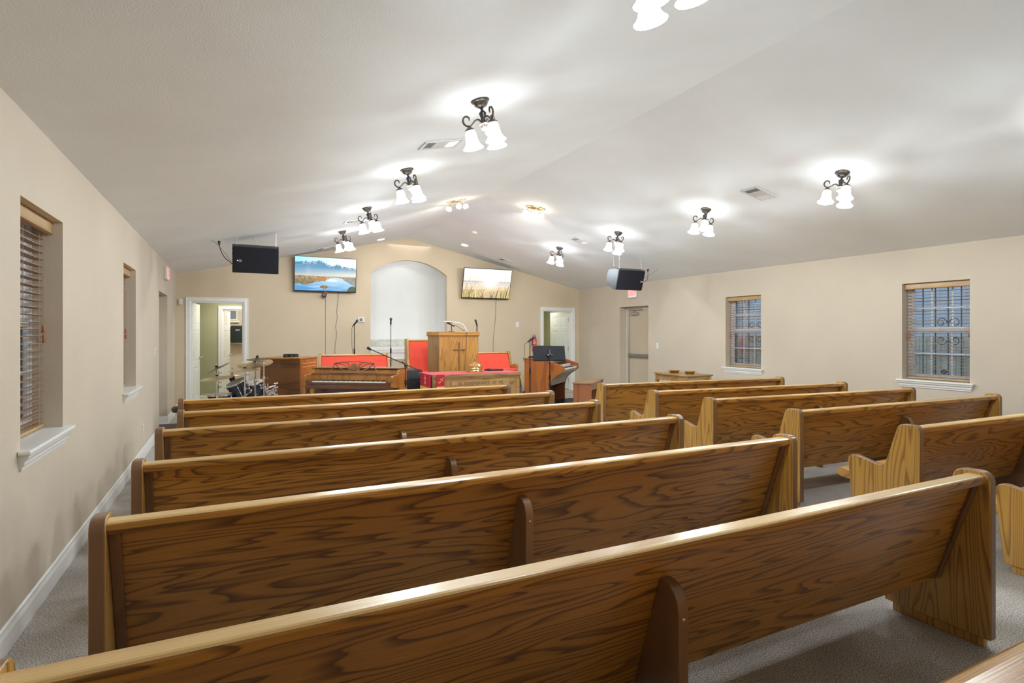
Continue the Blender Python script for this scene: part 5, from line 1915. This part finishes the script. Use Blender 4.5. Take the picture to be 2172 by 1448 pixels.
# ------------------------------------------------------------------ televisions
def vnoise(x, y, s=1.0, o=0.0):
    return mnoise.noise(Vector((x * s + o, y * s - o, o * 0.7)))


def lerp3(a, b, t):
    t = max(0, min(1, t))
    return tuple(a[i] + (b[i] - a[i]) * t for i in range(3))


def s3(r, g, b):
    return srgb(r, g, b)[:3]


def poly(pts, x):
    for (a, b), (c, d) in zip(pts, pts[1:]):
        if a <= x <= c:
            return b + (d - b) * (x - a) / (c - a)
    return pts[-1][1] if x > pts[-1][0] else pts[0][1]


def lake_picture(u, v):
    asp = 1.78
    n1 = vnoise(u * asp, v, 7, 3)
    n2 = vnoise(u * asp, v, 22, 9)
    n3 = vnoise(u * asp, v, 50, 5)
    sky = lerp3(s3(150, 215, 245), s3(252, 253, 252), u * 1.1 - 0.1 + v * 0.3)
    ridge = poly([(0, .165), (.08, .15), (.17, .115), (.22, .15), (.28, .10), (.33, .13), (.385, .075), (.42, .10), (.48, .16), (.53, .19), (.59, .24), (.62, .235), (.67, .18), (.72, .20), (.78, .26), (.82, .245), (.88, .265), (1, .28)], u) + 0.012 * vnoise(u, 0, 26, 1)
    if v < ridge:
        return sky
    if v < 0.56:
        d = v - ridge
        base = lerp3(s3(52, 118, 160), s3(120, 165, 190), (v - .15) / .36)
        snow = max(0, 1 - d / 0.10) * (0.35 + 1.1 * n2 + 0.6 * n3)
        if u > 0.12:
            base = lerp3(base, s3(225, 236, 245), snow)
        base = lerp3(base, s3(225, 205, 175), max(0, 0.9 - abs(u - 0.21 - 0.05 * (v - .3)) * 16) * max(0, min(1, (v - .2) * 5)) * 0.6 * (0.7 + n2))
        base = lerp3(base, s3(95, 150, 185), 0.4 + 0.8 * n2 if (v - ridge) > .08 else 0)
        mist = max(0, (v - .30) / .22) * (0.15 + u * 1.0)
        base = lerp3(base, s3(225, 228, 220), mist)
        if v > 0.47 - 0.05 * (1 - u):
            base = lerp3(base, s3(215, 195, 165), (v - 0.45) * 7 * (1 - u * .7))
        return base
    shore = poly([(0, .815), (.07, .80), (.15, .835), (.24, .80), (.33, .74), (.42, .72), (.48, .705), (.52, .65), (.58, .60), (.65, .585), (.72, .60), (.77, .625), (1, .66)], u) + 0.01 * n2
    rhill = None
    if u > 0.79:
        edge = 0.60 - (u - .79) * 0.45
        low = 0.66 + 0.5 * (u - 0.79) + (0.10 if u > .83 else (u - .79) * 2.5)
        if edge < v < low and v < 0.66 + (u - .79) * 0.9:
            return lerp3(s3(135, 135, 130), s3(165, 160, 150), 0.5 + n2)
    if v < shore:
        g = lerp3(s3(185, 165, 140), s3(140, 125, 95), (v - .56) * 6)
        g = lerp3(g, s3(225, 165, 80), max(0, 0.5 - abs(u - .43) * 1.8) + 0.9 * n2)
        g = lerp3(g, s3(85, 80, 62), 0.35 + 1.2 * n3 - (0.5 if u > .5 else 0))
        return g
    du, dv = (u - 0.475) * 1.78, v - 0.885
    if (du / 0.115) ** 2 + (dv / 0.05) ** 2 < 1 + 0.3 * n2:
        return lerp3(s3(70, 72, 48), s3(210, 150, 80), 0.4 + 1.5 * n3 + du * 3)
    if ((u - .95) / .09) ** 2 + ((v - 1.0) / .16) ** 2 < 1:
        return lerp3(s3(72, 90, 82), s3(95, 110, 90), 0.5 + n3)
    w = lerp3(s3(185, 220, 240), s3(75, 150, 205), (v - .6) / .38 + 0.5 * (0.5 - u) * 0.8)
    w = lerp3(w, s3(225, 238, 246), max(0, 1 - ((u - .60) / .12) ** 2 - ((v - .68) / .05) ** 2))
    return lerp3(w, s3(200, 228, 245), 0.8 * vnoise(u * 4, v * 24, 1, 4))


_bl = []
random.seed(4)
for k in range(70):
    x = random.random()
    if 0.30 < x < 0.62 and random.random() < 0.55:
        x = random.choice((x * 0.5, 0.62 + x * 0.38))
    hgt = random.uniform(0.10, 0.36) + (0.13 if x < 0.28 or x > 0.78 else 0)
    _bl.append((x, hgt, random.uniform(-0.10, 0.16), random.uniform(0.004, 0.010), random.random()))
_bl += [(0.03, 0.80, 0.16, 0.006, .3), (0.28, 0.50, -0.06, 0.016, .95), (0.93, 0.62, 0.10, 0.013, .1), (0.72, 0.42, 0.06, 0.012, .15), (0.14, 0.55, 0.13, 0.007, .1)]


def beach_picture(u, v):
    n2 = vnoise(u * 1.78, v, 22, 2)
    n3 = vnoise(u * 1.78, v, 55, 8)
    glow = math.exp(-(((u - .56) * 1.78) ** 2 + (v - .33) ** 2) / 0.06)
    if v < 0.36:
        c = lerp3(s3(236, 236, 228), s3(250, 232, 205), v / .36)
    elif v < 0.60:
        c = lerp3(s3(205, 200, 195), s3(225, 205, 185), (v - .36) * 3)
        if 0.43 < v < 0.475 or 0.52 < v < 0.535:
            c = lerp3(c, s3(150, 145, 142), 0.6)
        if 0.36 < v < .41:
            c = lerp3(c, s3(235, 222, 210), 0.5)
        c = lerp3(c, s3(240, 236, 230), max(0, n2))
    else:
        c = lerp3(s3(240, 210, 165), s3(190, 155, 105), (v - .6) * 2.0 + n2 * .6)
        if v > .72:
            c = lerp3(c, s3(140, 128, 82), 0.05 + 1.3 * n3 + (v - .72) * 1.0 + (0.3 if u < .3 or u > .72 else 0))
    c = lerp3(c, (1, 1, 0.97), min(1, glow * 1.5 + (0.35 if v < .4 else 0.12)))
    for (x, h, lean, w, s) in _bl:
        t = (1.0 - v) / h
        if 0 <= t <= 1:
            xx = x + lean * t * t
            ww = w * (1 - t) + 0.0012
            if abs(u - xx) < ww:
                c = lerp3(s3(112, 110, 52), s3(236, 205, 130), s * 1.1) if s > .25 else lerp3(s3(80, 84, 50), s3(120, 112, 70), s * 4)
    return c


def television(cx, cy, cz, tilt, fn, label):
    t = empty('television', (cx, cy, cz), label=label, cat='television', group='wall televisions')
    T = Matrix.Rotation(R(tilt), 4, 'X')
    W2, H2 = 0.617, 0.358
    m = MB(); m.M = T
    m.box(-W2, W2, 0.0, 0.03, -H2, H2)
    m.box(-W2 * 0.7, W2 * 0.7, 0.03, 0.055, -H2 * 0.8, H2 * 0.3)
    m.obj('television_case', black_plastic, t, bevel=0.004)
    m = MB(); m.M = T
    b = 0.010
    m.box(-W2, -W2 + b, -0.004, 0, -H2, H2)
    m.box(W2 - b, W2, -0.004, 0, -H2, H2)
    m.box(-W2 + b, W2 - b, -0.004, 0, H2 - b, H2)
    m.box(-W2 + b, W2 - b, -0.004, 0, -H2, -H2 + 0.022)
    m.obj('bezel', black_satin, t)
    nx, ny = 236, 132
    vs, fs, cols = [], [], []
    for j in range(ny + 1):
        for i in range(nx + 1):
            u, v = i / nx, j / ny
            p = T @ Vector((-W2 + b + u * (2 * W2 - 2 * b), -0.0015, H2 - b - v * (2 * H2 - b - 0.022)))
            vs.append(tuple(p))
            cols.append(fn(u, v))
    for j in range(ny):
        for i in range(nx):
            a = j * (nx + 1) + i
            fs.append((a, a + nx + 1, a + nx + 2, a + 1))
    me = bpy.data.meshes.new('screen')
    me.from_pydata(vs, [], fs)
    ca = me.color_attributes.new('picture', 'FLOAT_COLOR', 'POINT')
    flat = []
    for c in cols:
        flat += [max(0, c[0]), max(0, c[1]), max(0, c[2]), 1.0]
    ca.data.foreach_set('color', flat)
    me.materials.append(screen_mat)
    o = bpy.data.objects.new('screen', me)
    COL.objects.link(o)
    o.parent = t
    m = MB(); m.M = T
    m.box(-0.03, 0.03, -0.004, 0.0, -H2 - 0.012, -H2 - 0.0005)
    m.obj('sensor_bump', simple('sensor_red_%d' % int(cx), (0.3, 0.03, 0.02, 1), 0.3, emis=(1, 0.2, 0.1, 1), estr=0.4), t)
    m = MB()
    m.box(-0.2, 0.2, YF - cy - 0.02, YF - cy - 0.001, -0.15, 0.15)
    for sx in (-0.15, 0.15):
        m.box(sx - 0.02, sx + 0.02, 0.05, YF - cy - 0.01, -0.12, 0.12)
    m.obj('wall_bracket', black_satin, t)
    return t


television(1.745, 12.17, 2.69, 9, lake_picture, 'wall television showing a blue mountain lake, left of the arch')
television(5.395, 12.15, 2.64, 15, beach_picture, 'wall television showing a bright beach sunset with grass, right of the arch')
t = empty('conference_camera', (1.715, 12.23, 2.262), label='small round black camera mounted under the mountain lake television', cat='camera')
m = MB()
m.M = Matrix.Rotation(R(90), 4, 'X')
m.lathe([(0.02, -0.03), (0.045, -0.02), (0.05, 0.0), (0.045, 0.03), (0.025, 0.035)], n=20)
m.obj('camera_body', black_plastic, t, smooth=True)
m = MB()
m.M = Matrix.Translation((0, -0.036, 0)) @ Matrix.Rotation(R(90), 4, 'X')
m.lathe([(0.024, -0.002), (0.024, 0.006), (0.018, 0.007), (0.0, 0.005)], n=16)
m.obj('lens', black_satin, t, smooth=True)
MB().box(0.012, 0.055, -0.02, 0.02, 0.005, 0.04).obj('camera_head', black_plastic, t, bevel=0.008)
MB().box(-0.012, 0.012, -0.01, 0.123, 0.04, 0.055).obj('mount_arm', black_plastic, t)
MB().tube(smooth_path([(0.03, 0.03, -0.02), (0.045, 0.112, -0.06), (0.045, 0.117, -0.6), (0.045, 0.117, -1.35), (0.045, 0.117, -1.9)], 4), 0.003, 5).obj('cable', dark_wire, t)
for pts, lab in (([(1.99, 12.32, 2.40), (2.02, 12.34, 2.26), (1.99, 12.345, 1.95), (2.00, 12.345, 1.80), (1.965, 12.345, 1.62), (1.985, 12.345, 1.45), (1.95, 12.345, 1.10), (1.95, 12.345, 0.40)], 'thin black cable hanging down the wall below the mountain lake television'),
                 ([(5.72, 12.32, 2.35), (5.71, 12.345, 2.20), (5.70, 12.345, 1.85), (5.66, 12.345, 1.50), (5.64, 12.345, 1.25), (5.65, 12.345, 0.40)], 'thin black cable hanging down the wall below the beach sunset television')):
    o = MB().tube(smooth_path(pts, 6), 0.0035, 5).obj('television_cable', dark_wire, None, smooth=True)
    tag(o, lab, 'cable', 'television cables')


# ------------------------------------------------------------------ small wall fittings
def wall_mat(x, y, z, face):
    """frame with local -y pointing into the room"""
    rz = {'front': 0, 'left': 90, 'right': -90}[face]
    return Matrix.Translation((x, y, z)) @ Matrix.Rotation(R(rz), 4, 'Z')


def exit_sign(M, label, tall=0.20):
    t = empty('exit_sign', label=label, cat='exit sign', group='lit exit signs')
    t.matrix_world = M
    MB().box(-0.155, 0.155, -0.045, 0, -0.10, 0.10).obj('sign_housing', white_plastic, t, bevel=0.012)
    MB().box(-0.135, 0.135, -0.0475, -0.0452, -0.085, 0.085).obj('sign_face', exit_face, t)
    text_obj('lettering', 'EXIT', 0.175, exit_red, t, Matrix.Translation((0, -0.048, 0.0)) @ Matrix.Rotation(R(90), 4, 'X'), 0.001, 0.70)


exit_sign(wall_mat(XL, 10.35, 2.415, 'left'), 'red and white lit exit sign on the left wall above the doorway alcove')
exit_sign(wall_mat(XR, 10.13, 2.37, 'right'), 'red and white lit exit sign on the right wall, half hidden by the hanging speaker')


def plate(name, M, label, cat, w=0.037, h=0.058, kind='switch', grp='white wall plates'):
    t = empty(name, label=label, cat=cat, group=grp)
    t.matrix_world = M
    MB().box(-w, w, -0.006, 0, -h, h).obj('cover_plate', white_plastic, t, bevel=0.003)
    if kind == 'switch':
        MB().box(-0.005, 0.005, -0.014, -0.006, -0.010, 0.012).obj('toggle', white_plastic, t)
    else:
        for z in (-0.022, 0.022):
            MB().box(-0.014, 0.014, -0.0075, -0.006, z - 0.012, z + 0.012).obj('socket', cream_plastic, t)
    return t


plate('light_switch', wall_mat(6.295, YF, 1.69, 'front'), 'white light switch on the front wall right of the beach television cable', 'light switch', w=0.045, h=0.06)
plate('light_switch', wall_mat(XR, 9.33, 1.21, 'right'), 'white light switch on the right wall beside the exit door', 'light switch')
plate('light_switch', wall_mat(XL, 9.03, 1.23, 'left'), 'white light switch on the left wall before the doorway alcove', 'light switch')
plate('wall_outlet', wall_mat(XL, 7.90, 0.345, 'left'), 'white wall outlet low on the left wall above the baseboard', 'outlet', kind='outlet', grp='wall outlets')
t = empty('motion_sensor', label='small white motion sensor in the front left corner', cat='motion sensor')
t.matrix_world = wall_mat(-0.875, YF, 2.07, 'front')
MB().box(-0.032, 0.032, -0.04, 0, -0.055, 0.055).obj('sensor_body', white_plastic, t, bevel=0.012)
MB().box(-0.018, 0.018, -0.0415, -0.0402, -0.035, 0.005).obj('sensor_lens', cream_plastic, t)
t = empty('thermostat', label='white square thermostat with grey display on the front wall left of the arch', cat='thermostat')
t.matrix_world = wall_mat(2.50, YF, 1.765, 'front')
MB().box(-0.068, 0.068, -0.028, 0, -0.055, 0.055).obj('thermostat_body', white_plastic, t, bevel=0.006)
MB().box(-0.04, 0.025, -0.0295, -0.028, -0.032, 0.032).obj('display', simple('lcd_grey', (0.18, 0.21, 0.2, 1), 0.3), t)
t = empty('fire_extinguisher', label='red fire extinguisher on the front wall beside the right doorway', cat='fire extinguisher')
t.matrix_world = wall_mat(6.745, YF - 0.065, 1.02, 'front')
MB().lathe([(0.0, 0), (0.05, 0.0), (0.055, 0.012), (0.055, 0.29), (0.045, 0.325), (0.022, 0.345), (0.02, 0.365)], n=24).obj('cylinder', red_paint, t, smooth=True)
MB().shell([(0.0558, 0.10), (0.0558, 0.155)], n=24).obj('label_band', white_cloth, t)
MB().shell([(0.0557, 0.19), (0.0557, 0.25)], n=24).obj('instruction_band', simple('label_pink', (0.75, 0.25, 0.22, 1), 0.5), t)
m = MB()
m.box(-0.012, 0.012, -0.05, 0.03, 0.375, 0.388)
m.box(-0.012, 0.012, -0.04, 0.035, 0.40, 0.412)
m.tube([(0, 0, 0.36), (0, 0, 0.40)], 0.013, 8)
m.obj('valve_handle', black_plastic, t)
MB().tube(smooth_path([(-0.01, 0, 0.37), (-0.06, -0.01, 0.36), (-0.068, -0.01, 0.25), (-0.062, -0.01, 0.12)], 5), 0.008, 6).obj('hose', black_plastic, t, smooth=True)
MB().box(-0.03, 0.03, 0.055, 0.065, 0.1, 0.36).obj('wall_hook', steel, t)

# rubber mat at the left alcove
t = empty('door_mat', (-0.35, 10.2, 0), label='dark brown ribbed mat on the floor at the left doorway alcove', cat='mat')
MB().box(-0.80, -0.20, -0.44, 0.40, 0, 0.010).obj('rib_field', ribbed, t)
m = MB()
m.box(-0.82, -0.18, -0.46, -0.44, 0, 0.012)
m.box(-0.82, -0.18, 0.40, 0.42, 0, 0.012)
m.box(-0.20, -0.18, -0.44, 0.40, 0, 0.012)
m.obj('mat_border', simple('mat_rubber', (0.35, 0.33, 0.31, 1), 0.8), t)
